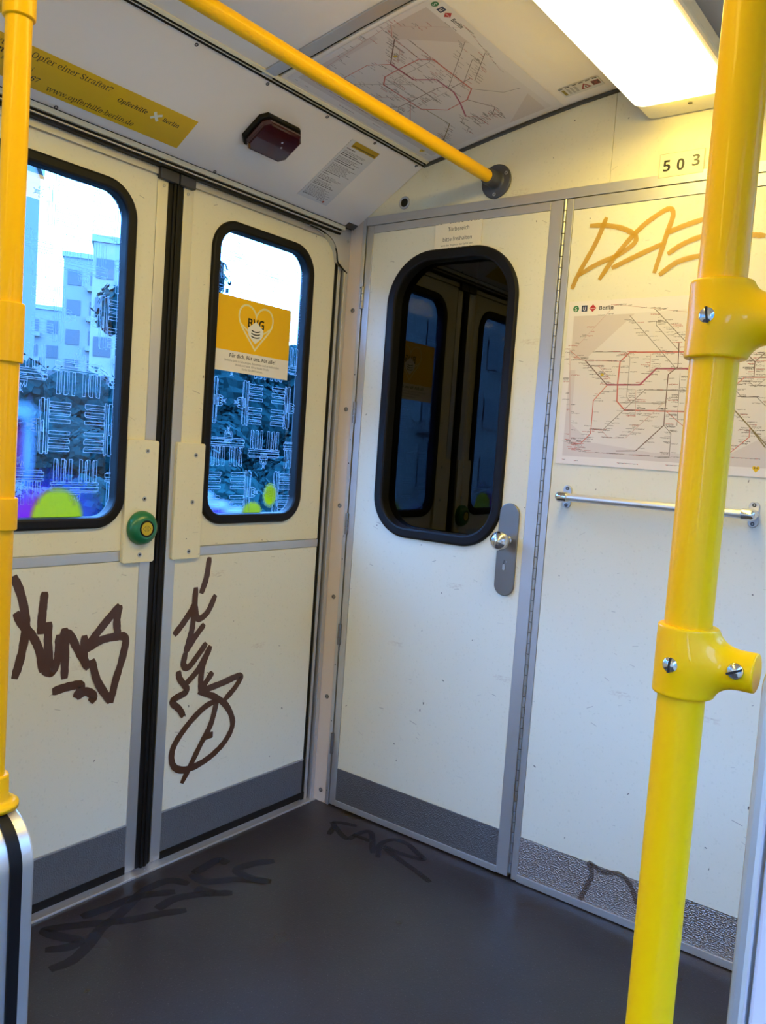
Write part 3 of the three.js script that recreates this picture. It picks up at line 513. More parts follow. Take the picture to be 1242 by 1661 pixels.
// ------------------------------------------------------------------ yellow grab poles
const R = 0.0187;
function sleeve(y0, y1, r = R + 0.0046) { const h = y1 - y0; return lathe([[R, 0], [r - 0.0015, 0], [r, 0.002], [r, h - 0.002], [r - 0.0015, h], [R, h]], V(0, y0, 0), Y, 40); }
function branch(dir, len, r0 = R + 0.0046, r1 = 0.0165, y = 0) { // flared socket leaving the sleeve sideways
  return lathe([[r0 * 0.98, 0.0], [r0 * 0.97, 0.012], [r0 * 0.88, 0.02], [r1 + 0.0022, 0.029], [r1 + 0.0008, 0.036], [r1, 0.044], [r1, len - 0.0015], [r1 - 0.0015, len], [r1 - 0.004, len]], V(0, y, 0), dir, 36);
}
// cast tee fitting: sleeve round the pole and socket to the side, blended by a smooth fillet
function teeGeo(y0, y1, dir, len, rb, k = 0.014) {
  const N = 88, half = 0.058, mc = new MarchingCubes(N, M.yellow, false, false, 120000), h2 = (y1 - y0) / 2, rs = R + 0.0046, cx = dir * 0.022; mc.isolation = 0;
  const cap = (r, l, R0, L0, rnd0) => { const dx = r - R0 + rnd0, dy = l - L0 + rnd0; return Math.min(Math.max(dx, dy), 0) + Math.hypot(Math.max(dx, 0), Math.max(dy, 0)) - rnd0; };
  for (let z = 0; z < N; z++) for (let y = 0; y < N; y++) for (let x = 0; x < N; x++) {
    const px = ((x - N / 2) / (N / 2)) * half + cx, py = ((y - N / 2) / (N / 2)) * half, pz = ((z - N / 2) / (N / 2)) * half;
    const a = cap(Math.hypot(px, pz), Math.abs(py), rs, h2, 0.002), b = cap(Math.hypot(py, pz), Math.abs(px - dir * len / 2), rb, len / 2, 0.0012);
    const f = Math.max(k - Math.abs(a - b), 0) / k; let d = Math.min(a, b) - f * f * k * 0.25; d = Math.max(d, Math.abs(py) - h2);
    mc.field[x + y * N + z * N * N] = -d * 40;
  }
  mc.update();
  const n = mc.count, g = new THREE.BufferGeometry(), pos = new Float32Array(mc.positionArray.subarray(0, n * 3)), nor = new Float32Array(mc.normalArray.subarray(0, n * 3));
  for (let i = 0; i < n; i++) { pos[i * 3] = pos[i * 3] * half + cx; pos[i * 3 + 1] = pos[i * 3 + 1] * half + (y0 + y1) / 2; pos[i * 3 + 2] *= half; }
  g.setAttribute('position', new THREE.BufferAttribute(pos, 3)); g.setAttribute('normal', new THREE.BufferAttribute(nor, 3));
  return g;
}
function domeScrew(parent, pos, dir, r = 0.0062, roll = 0.3) {
  const g = group('dome_screw', parent); g.position.copy(pos); g.quaternion.setFromUnitVectors(Z, dir.clone().normalize()); g.rotateZ(roll);
  mesh('screw_head', lathe([[0, 0], [r, 0], [r * 0.97, r * 0.28], [r * 0.78, r * 0.52], [r * 0.45, r * 0.66], [0, r * 0.7]], V(0, 0, 0), Z, 24), M.chrome, g);
  mesh('screw_slot', bx(-r * 0.9, r * 0.9, -r * 0.13, r * 0.13, r * 0.3, r * 0.735, 0), M.dark, g);
}
{
  const t = thing('grab_pole', 'near yellow grab pole with two tee fittings and chrome screws', 'pole'); t.position.set(1.6545, 0, 1.5);
  mesh('pole_tube', cyl(V(0, 0.012, 0), V(0, 2.236, 0), R, R, 48), M.yellow, t);
  mesh('foot_flange', lathe([[R, 0], [0.045, 0], [0.045, 0.005], [0.024, 0.01], [R, 0.02]], V(0, 0.0, 0), Y, 36), M.yellow, t);
    const a = group('tee_fitting', t, 'upper tee fitting with rail to the side wall');
  mesh('tee_body', teeGeo(1.3405, 1.4015, 1, 0.072, 0.0192, 0.02), M.yellow, a);
  domeScrew(a, V(-0.0012, 1.3715, R + 0.0044), V(0.0, 0, 1), 0.0068, 1.75);
  mesh('side_rail', cyl(V(0.05, 1.3715, 0), V(CAR_W - 1.6545, 1.3715, 0), 0.0185, 0.0185, 32), M.yellow, a);
  const b = group('tee_fitting', t, 'lower tee fitting with short socket');
  mesh('tee_body', teeGeo(1.0695, 1.1265, 1, 0.0555, 0.0158, 0.022), M.yellow, b);
  domeScrew(b, V(-0.0035, 1.0965, R + 0.0043), V(-0.05, 0, 1), 0.0066, 1.5);
  domeScrew(b, V(0.043, 1.1, 0.0156), V(0, 0, 1), 0.0066, 0.45);
}
{
  const t = thing('grab_pole', 'far yellow grab pole standing on the low partition by the doors', 'pole'); t.position.set(0.63, 0, 1.53);
  mesh('pole_tube', cyl(V(0, 0.652, 0), V(0, 2.224, 0), R, R, 48), M.yellow, t);
  mesh('foot_sleeve', lathe([[R, 0], [0.041, 0], [0.041, 0.007], [0.034, 0.012], [0.0262, 0.016], [0.0255, 0.05], [0.0235, 0.053], [R, 0.053]], V(0, 0.651, 0), Y, 40), M.yellow, t);
  for (const [y0, y1] of [[1.343, 1.432], [1.089, 1.139], [1.842, 1.93]]) {
    const a = group('tee_fitting', t); mesh('tee_body', mergeGeometries([sleeve(y0, y1), branch(NX, 0.06, R + 0.0046, 0.0185, (y0 + y1) / 2)].map((g) => (g.deleteAttribute('uv'), g.index ? g.toNonIndexed() : g))), M.yellow, a);
    mesh('side_rail', cyl(V(-0.05, (y0 + y1) / 2, 0), V(-0.639, (y0 + y1) / 2, 0), 0.0162, 0.0162, 28), M.yellow, a);
  }
}

// ------------------------------------------------------------------ partitions
{
  const t = thing('partition', 'low white partition with black rubber edge strip by the doors', 'partition');
  const s = rr(-0.008, 0.004, 0.712, 0.65, [0, 0.075, 0, 0]);
  mesh('partition_core', ext(s, 1.5, 1.56, 0.004, 16), M.alu, t);
  const strip = new THREE.Shape(); // rubber running round the free edge
  const o = rr(0.4, 0.01, 0.7165, 0.6545, [0, 0.0795, 0, 0]); o.holes.push(rr(0.402, 0.012, 0.705, 0.643, [0, 0.068, 0, 0], THREE.Path));
  mesh('edge_rubber', ext(o, 1.5215, 1.5405, 0.002, 16), M.rubber, t, 'black rubber edge strip');
}
{
  const t = thing('partition', 'tall white partition panel right of the near yellow pole', 'partition');
  mesh('partition_frame', ring(1.717, 0.03, CAR_W - 0.002, 1.122, [0.03, 0, 0, 0.02], 0.0125, 1.484, 1.516, 0.004), M.alu, t, 'pale rounded edge frame');
  mesh('partition_sheet', ext(rr(1.7315, 0.045, CAR_W - 0.014, 1.108, 0.015), 1.489, 1.51, 0.003), M.partition, t);
  mesh('partition_foot', bx(1.76, 1.8, 0.0, 0.032, 1.49, 1.51, 0.002), M.alu, t);
}

// ------------------------------------------------------------------ metal grab bar under the route map
{
  const t = thing('grab_bar', 'satin metal grab bar below the wall route map', 'grab bar'), y = 1.1575, z = 0.042;
  mesh('bar_tube', cyl(V(0.87, y, z), V(1.34, y, z), 0.0112, 0.0112, 28), M.alu, t);
  for (const [x, n] of [[0.855, 1], [1.352, -1]]) {
    const b = group('bar_bracket', t, 'polished end bracket with two screws');
    const k = mesh('bracket_cap', lathe([[0, 0], [0.0075, 0.0012], [0.0125, 0.005], [0.0148, 0.011], [0.015, 0.034], [0.0138, 0.0355], [0.0112, 0.0355]], V(x - n * 0.0165, y, z), V(n, 0, 0), 32), M.chrome, b);
    mesh('bracket_neck', cyl(V(x, y, 0.004), V(x, y, z), 0.0125, 0.011, 24), M.chrome, b);
    mesh('bracket_plate', ext(rr(x - 0.0125, y - 0.032, x + 0.0125, y + 0.032, 0.0122), -0.0012, 0.0045, 0.0015), M.steel, b);
    for (const s of [-1, 1]) { const q = mesh('bracket_screw', screwGeo(0.005, 0.003, 0.4), M.flange, b); q.position.set(x, y + s * 0.0235, 0.0044); }
  }
}

// ------------------------------------------------------------------ red indicator lamp on the cove
{
  const t = frame(thing('indicator_lamp', 'dark red door warning lamp on the slanted cove panel', 'lamp'), COVE_A, NZ, COVE_UP);
  const oct = (x0, y0, x1, y1, c) => { const s = new THREE.Shape(); s.moveTo(x0 + c, y0); s.lineTo(x1 - c, y0); s.lineTo(x1, y0 + c); s.lineTo(x1, y1 - c); s.lineTo(x1 - c, y1); s.lineTo(x0 + c, y1); s.lineTo(x0, y1 - c); s.lineTo(x0, y0 + c); s.closePath(); return s; };
  mesh('lamp_base', ext(oct(-0.638, 0.133, -0.484, 0.243, 0.018), -0.001, 0.014, 0.003), M.rubber, t);
  mesh('lamp_lens', ext(oct(-0.633, 0.138, -0.489, 0.238, 0.016), 0.014, 0.034, 0.006), phy({ name: 'dark_red_lens', color: lin(0.04, 0.0015, 0.004), roughness: 0.16, clearcoat: 0.6 }), t, 'unlit dark red lens');
  for (const [u, v] of [[-0.545, 0.2], [-0.535, 0.185]]) { const s = mesh('lens_screw', screwGeo(0.003, 0.001, 0.4), M.steel, t); s.position.set(u, v, 0.034); }
}
// ------------------------------------------------------------------ prints, stickers and signs
function sheet(name, label, category, origin, right, up, w, h, tex, { t = 0.0012, rough = 0.45, color = lin(0.86, 0.86, 0.86), transparent = false } = {}) { // lower left corner at origin
  const g = new THREE.BoxGeometry(w, h, t); g.translate(w / 2, h / 2, t / 2);
  const o = new THREE.Mesh(g, std({ name: 'printed_' + name, color, map: tex, roughness: rough, transparent }));
  o.name = numbered(name); o.castShadow = o.receiveShadow = true; scene.add(o); frame(o, origin, right, up);
  return tag(o, label, category);
}
const line = (c, pts, w, h, col, lw) => { c.strokeStyle = col; c.lineWidth = lw; c.lineJoin = 'round'; c.lineCap = 'butt'; c.beginPath(); pts.forEach(([u, v], i) => (i ? c.lineTo(u * w, v * h) : c.moveTo(u * w, v * h))); c.stroke(); };
const heart = (c, x, y, s) => { c.beginPath(); c.moveTo(x, y + s); c.bezierCurveTo(x - s * 0.55, y + s * 0.35, x - s, y + s * 0.05, x - s, y - s * 0.35); c.bezierCurveTo(x - s, y - s * 0.95, x - s * 0.2, y - s * 1.0, x, y - s * 0.42); c.bezierCurveTo(x + s * 0.2, y - s * 1.0, x + s, y - s * 0.95, x + s, y - s * 0.35); c.bezierCurveTo(x + s, y + s * 0.05, x + s * 0.55, y + s * 0.35, x, y + s); c.closePath(); };
const mapTexture = canvas(1800, 1362, (c, w, h) => {
  c.fillStyle = '#f7f2ee'; c.fillRect(0, 0, w, h);
  const poly = (pts, f) => { c.fillStyle = f; c.beginPath(); pts.forEach(([u, v], i) => (i ? c.lineTo(u * w, v * h) : c.moveTo(u * w, v * h))); c.closePath(); c.fill(); };
  poly([[0.03, 0.1], [0.97, 0.06], [0.97, 0.95], [0.03, 0.95]], '#efe9e4');
  poly([[0.03, 0.09], [0.32, 0.09], [0.1, 0.36], [0.03, 0.34]], '#e2d7d0'); poly([[0.03, 0.42], [0.06, 0.42], [0.06, 0.75], [0.17, 0.86], [0.45, 0.9], [0.97, 0.89], [0.97, 0.95], [0.03, 0.95]], '#e3dad6');
  poly([[0.97, 0.1], [0.8, 0.1], [0.97, 0.35]], '#e2d7d0'); poly([[0.7, 0.95], [0.95, 0.75], [0.97, 0.95]], '#e3dad6');
  const thin = '#cfa79e', red = '#d3776b', deep = '#b0526a', grey = '#8b8178', dark = '#75584f';
  const style = { ring: [red, 11], stadt: [deep, 13], w1: [dark, 8], w2: [red, 7], n1: [grey, 5], n2: [grey, 6], n3: [grey, 5], ns: [dark, 7], s2: [grey, 5], u1: [grey, 4], u2: [grey, 5], u3: [thin, 3], u4: [thin, 4], u5: [red, 4], u6: [thin, 5], p1: [thin, 3], p2: [thin, 4], p3: [thin, 3], p4: [thin, 4], u7: [grey, 4], e1: [thin, 4] };
  for (const [k, pts] of Object.entries(MAP_LINES)) { const [col, lw] = style[k]; line(c, pts, w, h, col, lw); }
  for (const [i, pts] of MAP_LINES_EAST.entries()) line(c, pts, w, h, [dark, dark, red, grey, grey, '#8a7a4e', red][i], [6, 6, 7, 5, 4, 9, 6][i]);
  line(c, [[0.533, 0.319], [0.6, 0.319], [0.66, 0.4], [0.67, 0.55], [0.58, 0.657]], w, h, red, 11); line(c, [[0.57, 0.414], [0.66, 0.45], [0.776, 0.51]], w, h, deep, 12);
  line(c, [[0.6, 0.319], [0.72, 0.2], [0.74, 0.1]], w, h, grey, 5); line(c, [[0.6, 0.64], [0.777, 0.631]], w, h, '#8a7a4e', 6); line(c, [[0.66, 0.4], [0.801, 0.322]], w, h, dark, 6); line(c, [[0.5, 0.657], [0.66, 0.82], [0.7, 0.9]], w, h, red, 5); line(c, [[0.853, 0.733], [0.95, 0.86]], w, h, '#8a7a4e', 8);
  // station names: too small to read, tiny grey strokes beside the lines
  for (let i = 0; i < 620; i++) {
    const all = [...Object.values(MAP_LINES), ...MAP_LINES_EAST], l = all[rnd() * all.length | 0], k = 1 + (rnd() * (l.length - 1) | 0), t = rnd(), x = (l[k - 1][0] + (l[k][0] - l[k - 1][0]) * t) * w, y = (l[k - 1][1] + (l[k][1] - l[k - 1][1]) * t) * h, n = 4 + rnd() * 9 | 0, s = rnd() < 0.5 ? 1 : -1;
    c.fillStyle = rnd() < 0.12 ? '#b6524a' : rnd() < 0.2 ? '#4c4440' : '#948a84';
    for (let q = 0; q < n; q++) c.fillRect(x + s * (10 + q * 6.5), y - 4 - (rnd() * 3), 4.6, 2 + rnd() * 5);
  }
  for (let i = 0; i < 14; i++) { c.fillStyle = i % 3 ? '#c9665c' : '#6a5f5a'; const x = 60 + rnd() * 150, y = 0.84 * h + rnd() * 110; for (let q = 0; q < 6; q++) c.fillRect(x + q * 7, y, 5, 3 + rnd() * 5); }
  c.fillStyle = '#d9b92c'; c.fillRect(0.185 * w, 0.44 * h, 26, 22);
  // head: S, U and tram signs with the city's name
  c.fillStyle = '#2f7d46'; c.beginPath(); c.arc(66, 62, 26, 0, 7); c.fill(); c.fillStyle = '#f7f2ee'; c.font = 'bold 44px sans-serif'; c.textAlign = 'center'; c.textBaseline = 'middle'; c.fillText('S', 66, 64);
  c.fillStyle = '#22305e'; c.fillRect(116, 37, 50, 50); c.fillStyle = '#f7f2ee'; c.fillText('U', 141, 64);
  c.fillStyle = '#c1272d'; c.save(); c.translate(214, 62); c.rotate(Math.PI / 4); c.fillRect(-22, -22, 44, 44); c.restore(); c.fillStyle = '#f7f2ee'; c.font = 'bold 15px sans-serif'; c.fillText('BAHN', 214, 63);
  c.fillStyle = '#2b2725'; c.textAlign = 'left'; c.font = 'bold 44px sans-serif'; c.fillText('Berlin', 268, 64);
  c.fillStyle = '#f2c500'; heart(c, 0.892 * w, 0.957 * h, 26); c.fill(); c.fillStyle = '#1d1a18'; c.font = 'bold 17px sans-serif'; c.textAlign = 'center'; c.fillText('BVG', 0.892 * w, 0.952 * h); c.fillText('©', 0.94 * w, 0.972 * h);
  for (const [u, v, n] of [[0.03, 0.972, 4], [0.09, 0.975, 5], [0.3, 0.972, 22], [0.52, 0.965, 14], [0.7, 0.9, 46], [0.7, 0.915, 14]]) for (let q = 0; q < n; q++) { c.fillStyle = q % 7 < 2 ? '#b6423c' : '#777'; c.fillRect(u * w + q * 8, v * h, 6, 3 + (q * 7 % 4)); }
});
sheet('route_map', 'large transit route map poster on the bulkhead beside the cab door', 'poster', V(0.811, 1.25, 0.0006), X, Y, 0.6, 0.454, mapTexture, { color: lin(0.9, 0.88, 0.86) });
{ // ceiling map follows the arch: a thin curved sheet
  const n = 12, x0 = 0.306, x1 = 0.752, z0 = 0.022, z1 = 0.662, pos = [], uv = [], idx = [];
  for (let i = 0; i <= n; i++) { const x = x0 + (x1 - x0) * i / n, y = ceilY(x) - 0.0013; pos.push(x, y, z1, x, y, z0); uv.push(0, i / n, 1, i / n); if (i) { const a = (i - 1) * 2; idx.push(a, a + 2, a + 1, a + 1, a + 2, a + 3); } }
  const g = new THREE.BufferGeometry(); g.setAttribute('position', new THREE.Float32BufferAttribute(pos, 3)); g.setAttribute('uv', new THREE.Float32BufferAttribute(uv, 2)); g.setIndex(idx); g.computeVertexNormals();
  const o = new THREE.Mesh(g, std({ name: 'printed_ceiling_map', color: lin(0.78, 0.76, 0.75), map: mapTexture, roughness: 0.3, side: THREE.DoubleSide })); o.name = numbered('route_map'); o.receiveShadow = o.castShadow = true; scene.add(o);
  tag(o, 'route map sheet stuck on the ceiling behind the overhead handrail', 'poster');
}
sheet('safety_sticker', 'small pictogram sticker with dashed edge on the ceiling by the lamp', 'sticker', V(0.775, ceilY(0.775) - 0.0016, 0.058), V(0.11, ceilY(0.885) - ceilY(0.775), 0), Z, 0.112, 0.052, canvas(448, 208, (c) => {
  c.fillStyle = '#e6e0d6'; c.fillRect(0, 0, 448, 208); c.fillStyle = '#191714'; for (let i = 0; i < 6; i++) c.fillRect(4 + i * 76, 6, 50, 16);
  c.fillStyle = '#9c8412'; c.fillRect(20, 45, 32, 130); c.fillStyle = '#8a8078'; for (let k = 0; k < 3; k++) for (let j = 0; j < 9; j++) c.fillRect(74 + k * 42, 50 + j * 14, 20 + rnd() * 12, 7);
  c.strokeStyle = '#9c2f2a'; c.lineWidth = 16; c.beginPath(); c.moveTo(222, 150); c.lineTo(270, 60); c.lineTo(318, 150); c.closePath(); c.stroke(); c.fillStyle = '#33241f'; c.fillRect(262, 100, 16, 34);
  c.fillStyle = '#a5483f'; c.fillRect(346, 55, 86, 98); c.strokeStyle = '#4a2a26'; c.lineWidth = 5; for (let i = 0; i < 4; i++) c.strokeRect(354 + i * 5, 64 + i * 9, 70 - i * 10, 80 - i * 18);
}), { t: 0.0006 });
sheet('victim_help_sticker', 'long yellow help-line sticker with black text on the cove panel', 'sticker', V(0, 0, 0).addScaledVector(COVE_UP, 0.031).add(COVE_A).add(V(0, 0, 1.46)).addScaledVector(coveN, 0.0006), NZ, COVE_UP, 0.691, 0.098, canvas(2048, 290, (c, w, h) => {
  const k = w / 0.691, P = (z) => (1.46 - z) * k; // place by distance from the bulkhead
  c.fillStyle = '#e6b606'; c.fillRect(0, 0, w, h); c.fillStyle = '#231d12'; c.textBaseline = 'alphabetic';
  const it = (s, x, y, px, bold) => { c.save(); c.translate(x, y); c.transform(1, 0, -0.14, 1, 0, 0); c.font = (bold ? 'bold ' : '') + px + 'px serif'; c.fillText(s, 0, 0); c.restore(); };
  it('wurden', P(1.296), 74, 60); it('Opfer einer Straftat?', P(1.212), 74, 60); it('helfen', P(1.33), 128, 60, true);
  c.fillStyle = '#5a4c16'; it('persönlich, kostenfrei', P(1.345), 172, 44); c.fillStyle = '#231d12'; it('Telefon', P(1.4), 238, 50, true); it('67', P(1.188), 238, 56, true); it('www.opferhilfe-berlin.de', P(1.145), 262, 56);
  it('Opferhilfe', P(0.988), 120, 48, true); it('Berlin', P(0.857), 122, 48, true);
  c.strokeStyle = '#e9e4d2'; c.lineWidth = 22; c.save(); c.translate(P(0.876), 106); c.rotate(0.12); c.beginPath(); c.moveTo(-34, -30); c.quadraticCurveTo(0, 6, 34, 30); c.moveTo(34, -32); c.quadraticCurveTo(-4, -4, -32, 32); c.stroke(); c.restore();
}), { t: 0.0005, rough: 0.4, color: lin(1, 1, 1) });
sheet('notice_sheet', 'small printed notice with yellow title bar on the cove panel', 'sticker', V(0, 0, 0).addScaledVector(COVE_UP, 0.046).add(COVE_A).add(V(0, 0, 0.322)).addScaledVector(coveN, 0.0006), NZ, COVE_UP, 0.132, 0.242, canvas(528, 968, (c) => {
  c.fillStyle = '#e9e4dd'; c.fillRect(0, 0, 528, 968); c.fillStyle = '#c79f12'; c.fillRect(72, 4, 446, 88); c.fillStyle = '#4a3a10'; for (let i = 0; i < 26; i++) c.fillRect(86 + i * 16, 62 - (i % 3) * 3, 11, 20);
  let y = 130; const block = (n, px, col, max) => { for (let r = 0; r < n; r++) { c.fillStyle = col; let x = 34; const end = 34 + max * (0.55 + 0.45 * rnd()); while (x < end) { const l = 10 + rnd() * 34; c.fillRect(x, y - px * 0.5 * (0.8 + rnd() * 0.2), l, px * 0.52); x += l + 8; } y += px * 1.28; } y += px * 0.5; };
  block(1, 20, '#3a322c', 250); block(2, 13, '#8a817a', 460); block(2, 19, '#3a322c', 430); block(3, 13, '#8a817a', 460); block(2, 19, '#3a322c', 440); block(8, 13, '#8a817a', 470); block(1, 18, '#3a322c', 470); block(1, 18, '#3a322c', 160); block(3, 13, '#8a817a', 450); block(1, 18, '#3a322c', 350); block(2, 13, '#8a817a', 430); block(2, 17, '#57504a', 440); block(10, 13, '#8a817a', 460);
  y = 905; block(1, 13, '#8a817a', 230); c.fillStyle = '#b3471e'; c.beginPath(); c.arc(428, 930, 17, 0, 7); c.fill(); c.fillStyle = '#777'; for (let i = 0; i < 8; i++) c.fillRect(300 + i * 13, 926, 9, 8);
}), { t: 0.0005 });
// yellow sticker with heart and mask on the inner side of the right leaf's window
sheet('mask_sticker', 'yellow sticker with heart and face mask on the right door window', 'sticker', V(LEAF_X - 0.0155, 1.455, 0.541), NZ, Y, 0.31, 0.222, canvas(1240, 888, (c) => {
  c.fillStyle = '#f3ece0'; c.fillRect(0, 0, 1240, 888); c.fillStyle = '#ffc400'; c.fillRect(0, 0, 1240, 640);
  c.strokeStyle = '#f7e7b4'; c.lineWidth = 24; heart(c, 640, 300, 285); c.stroke();
  c.fillStyle = '#16130f'; c.font = 'bold 150px sans-serif'; c.textAlign = 'center'; c.fillText('BVG', 640, 320);
  c.lineWidth = 20; c.beginPath(); c.moveTo(380, 290); c.lineTo(545, 390); c.moveTo(900, 290); c.lineTo(735, 390); c.stroke();
  c.fillStyle = '#f6f1e6'; c.beginPath(); c.moveTo(510, 330); c.quadraticCurveTo(560, 290, 640, 240); c.quadraticCurveTo(720, 290, 770, 330); c.quadraticCurveTo(775, 420, 720, 450); c.lineTo(640, 510); c.lineTo(560, 450); c.quadraticCurveTo(505, 420, 510, 330); c.closePath(); c.fill();
  c.strokeStyle = '#1b1814'; c.lineWidth = 13; for (let k = 0; k < 3; k++) { c.beginPath(); c.moveTo(568, 348 + k * 36); c.quadraticCurveTo(640, 382 + k * 34, 714, 348 + k * 36); c.stroke(); }
  c.fillStyle = '#2a2520'; c.font = 'bold 62px sans-serif'; c.fillText('Für dich. Für uns. Für alle!', 620, 716);
  c.fillStyle = '#8b837a'; c.font = '34px sans-serif'; c.fillText('Bedecke bitte in Fahrzeugen, Bahnhöfen und an Haltestellen', 620, 768); c.fillText('Mund und Nase. Ohne Maske: Strafe.', 620, 810); c.fillText('Danke fürs Mitmachen.', 620, 852);
}), { t: 0.0006, rough: 0.5, color: lin(1, 1, 1) });
sheet('door_sign', 'cream paper sign with three lines of text above the cab door window', 'sign', V(0.336, 1.889, 0.0012), X, V(-0.01, 1, 0), 0.17, 0.077, canvas(1020, 462, (c) => {
  c.fillStyle = '#f4ead2'; c.fillRect(0, 0, 1020, 462); c.fillStyle = '#14100a'; c.textAlign = 'center'; c.font = '96px sans-serif'; c.fillText('Türbereich', 520, 150); c.fillText('bitte freihalten', 500, 330); c.font = '44px sans-serif'; c.fillStyle = '#51483a'; c.fillText('wenn der Wagen an der Spitze fährt', 500, 420);
  c.fillStyle = '#5a5142'; for (let i = 0; i < 30; i++) c.fillRect(rnd() * 1020, rnd() < 0.5 ? 0 : 452, 8 + rnd() * 40, 4 + rnd() * 8);
}), { t: 0.0015, rough: 0.6, color: lin(1, 1, 1) });
{ // number plate: clear backing with printed figures
  const o = sheet('number_plate', 'small plate with car number 503 above the hinged panel', 'sign', V(1.033, 2.012, 0.0002), X, Y, 0.115, 0.061, canvas(690, 366, (c) => {
    c.fillStyle = '#efe6cc'; c.fillRect(0, 0, 690, 366); c.strokeStyle = '#bfae84'; c.lineWidth = 6; c.strokeRect(3, 3, 684, 360); c.fillStyle = '#1d1912'; c.font = 'bold 235px sans-serif'; c.textAlign = 'center'; c.fillText('5', 120, 272); c.fillText('0', 335, 278); c.fillText('3', 570, 246);
  }), { t: 0.002, rough: 0.3 });
}

// ------------------------------------------------------------------ outside: trees, houses, ground
{
  const g = thing('ground', 'dark ground far below the train windows', 'ground', { kind: 'structure' });
  mesh('ground_sheet', bx(-260, 160, -7.2, -7, -200, 160, 0), std({ name: 'dark_ground', color: lin(0.06, 0.07, 0.05), roughness: 1 }), g);
}
const leafQuad = (() => { const g = new THREE.PlaneGeometry(1, 1); g.deleteAttribute('uv'); return g.toNonIndexed(); })();
function tree(x, z, base, topY, r, label, k) {
  const t = thing('leafy_tree', label, 'tree', { group: 'trees beside the track' }); t.position.set(x, base, z);
  const H = topY - base, n = 10000, pos = new Float32Array(n * 18), nor = new Float32Array(n * 18), p = leafQuad.attributes.position, m = new THREE.Matrix4(), q = new THREE.Quaternion(), v = V(0, 0, 0), nn = V(0, 0, 0);
  const lobes = []; for (let i = 0; i < 11; i++) { const a = rnd() * 6.28, h = 0.25 + 0.62 * rnd(), s = Math.sin(Math.PI * Math.min(1, h * 0.9 + 0.08)); lobes.push([Math.cos(a) * r * 0.55 * s, h * H, Math.sin(a) * r * 0.55 * s, r * (0.38 + 0.25 * rnd())]); } lobes.push([0, H - r * 0.5, 0, r * 0.5]);
  for (let i = 0; i < n; i++) {
    const l = lobes[rnd() * lobes.length | 0]; let a = V(rnd() - 0.5, rnd() - 0.5, rnd() - 0.5).normalize(), rad = l[3] * (0.6 + 0.42 * rnd());
    v.set(l[0] + a.x * rad, l[1] + a.y * rad * 0.85, l[2] + a.z * rad);
    q.setFromUnitVectors(Z, V(a.x + (rnd() - 0.5) * 1.1, a.y + (rnd() - 0.5) * 1.1, a.z + (rnd() - 0.5) * 1.1).normalize()); const s = 0.045 + rnd() * 0.06; m.compose(v, q, V(s * 1.5, s, 1)); nn.set(0, 0, 1).applyQuaternion(q);
    for (let j = 0; j < 6; j++) { const w = V(p.getX(j), p.getY(j), p.getZ(j)).applyMatrix4(m); pos.set([w.x, w.y, w.z], i * 18 + j * 3); nor.set([nn.x, nn.y, nn.z], i * 18 + j * 3); }
  }
  const g = new THREE.BufferGeometry(); g.setAttribute('position', new THREE.BufferAttribute(pos, 3)); g.setAttribute('normal', new THREE.BufferAttribute(nor, 3));
  const parts = [g]; // dense inner twigs and leaves of each bough
  for (const l of lobes) { const b = new THREE.IcosahedronGeometry(l[3] * 0.86, 5), q2 = b.attributes.position; b.deleteAttribute('uv'); for (let i = 0; i < q2.count; i++) { const k2 = 0.8 + 0.22 * hash(Math.round(q2.getX(i) * 900), Math.round(q2.getY(i) * 900) + Math.round(q2.getZ(i) * 700)); q2.setXYZ(i, l[0] + q2.getX(i) * k2, l[1] + q2.getY(i) * k2 * 0.85, l[2] + q2.getZ(i) * k2); } b.computeVertexNormals(); parts.push(b.index ? b.toNonIndexed() : b); }
  const f = mesh('foliage', mergeGeometries(parts), M.foliage[k % 3], t); f.userData.kind = 'stuff';
  mesh('trunk', cyl(V(0, 0, 0), V(0.1, H * 0.75, 0.05), 0.22, 0.08, 10), M.bark, t);
}
const treeSpots = [ // x, z, top, radius
  [-12.5, -4.0, 2.0, 2.0, 'low tree behind the far yellow pole'], [-14, -6.2, 2.9, 2.0, 'tree below the gap between pale towers in the left door window'], [-12.2, -7.8, 4.3, 1.4, 'slim tree in front of the pale tower nearest the seam'],
  [-12.4, -9.5, 5.4, 1.5, 'tall tree at the left of the mask sticker'], [-14, -11.8, 4.3, 2.2, 'tree behind the yellow mask sticker'], [-13.5, -14.0, 4.2, 2.2, 'tree at the right edge of the mask sticker window'],
  [-9.0, -3.0, 0.6, 1.7, 'near bush at the lower left of the left door window'], [-9.4, -5.4, 0.8, 1.7, 'near bush at the lower right of the left door window'], [-9.6, -7.8, 1.2, 1.7, 'near bush low in the right door window'], [-9.8, -10.2, 1.2, 1.8, 'near bush low at the right of the right door window'],
  [-22, -13, 3.6, 3.2, 'distant tree between the towers and the seam'], [-21, -19, 4.4, 3.2, 'distant tree right of the mask sticker'], [-20, -7.5, 2.6, 2.8, 'distant low tree below the pale towers'], [-16, -16.6, 3.6, 2.4, 'outermost tree towards the bulkhead corner'],
];
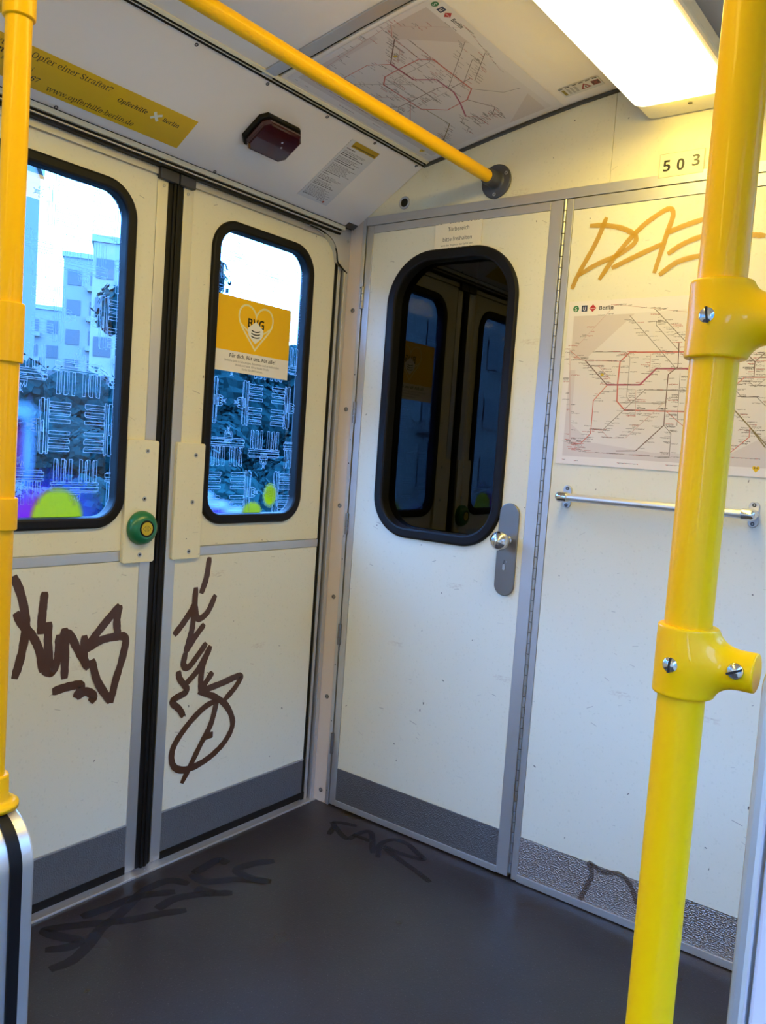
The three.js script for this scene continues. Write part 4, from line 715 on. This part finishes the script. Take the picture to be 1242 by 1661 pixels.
treeSpots.forEach(([x, z, top, r, label], i) => tree(x, z, -7, top, r, label, i));
function building(label, x, z, w, d, top, rot, cols, rows, color) {
  const b = thing('apartment_block', label, 'building', { group: 'pale buildings beyond the trees' }); b.position.set(x, -7, z); b.rotation.y = rot; const H = top + 7;
  mesh('facade', bx(-w / 2, w / 2, 0, H, -d / 2, d / 2, 0), std({ name: 'pale_plaster', color, roughness: 0.9 }), b);
  mesh('parapet', bx(-w / 2 - 0.15, w / 2 + 0.15, H, H + 0.5, -d / 2 - 0.15, d / 2 + 0.15, 0), std({ name: 'parapet_plaster', color: lin(0.2, 0.2, 0.2), roughness: 0.9 }), b);
  const win = std({ name: 'far_window', color: lin(0.03, 0.035, 0.04), roughness: 0.3 }), g = bx(-0.65, 0.65, -0.75, 0.75, 0, 0.08, 0), bal = bx(-0.9, 0.9, -0.5, 0, 0, 0.9, 0);
  for (let i = 0; i < cols; i++) for (let j = 0; j < rows; j++) { const u = -w / 2 + (i + 0.5) * w / cols, y = H - 2 - j * 3; const o = mesh('window', g, win, b); o.position.set(u, y, d / 2); if (i % 2) { const q = mesh('balcony', bal, b.children[0].material, b); q.position.set(u, y - 0.8, d / 2); } }
}
building('pale apartment tower nearest the seam in the left door window', -58, -40.2, 5.5, 8, 15.8, 0.95, 3, 4, lin(0.2, 0.19, 0.18));
building('second apartment tower left of the one nearest the seam', -78, -50.5, 6.5, 8, 18.6, 0.95, 3, 4, lin(0.15, 0.15, 0.15));
building('grey block low behind the trees in the left door window', -98, -56.5, 9, 10, 15.5, 0.95, 4, 3, lin(0.16, 0.16, 0.16));
building('tall narrow facade just right of the far yellow pole', -30, -13.6, 3.6, 6, 11.5, 0.95, 2, 4, lin(0.08, 0.085, 0.09));
building('long apartment house on the far side of the track', 17, 2, 70, 6, 7.5, -Math.PI / 2, 12, 3, lin(0.2, 0.19, 0.18));
building('long apartment house along the track behind the viewer', -23, 38, 66, 6, 8.5, Math.PI / 2, 12, 3, lin(0.2, 0.19, 0.18));

renderer.render(scene, camera);
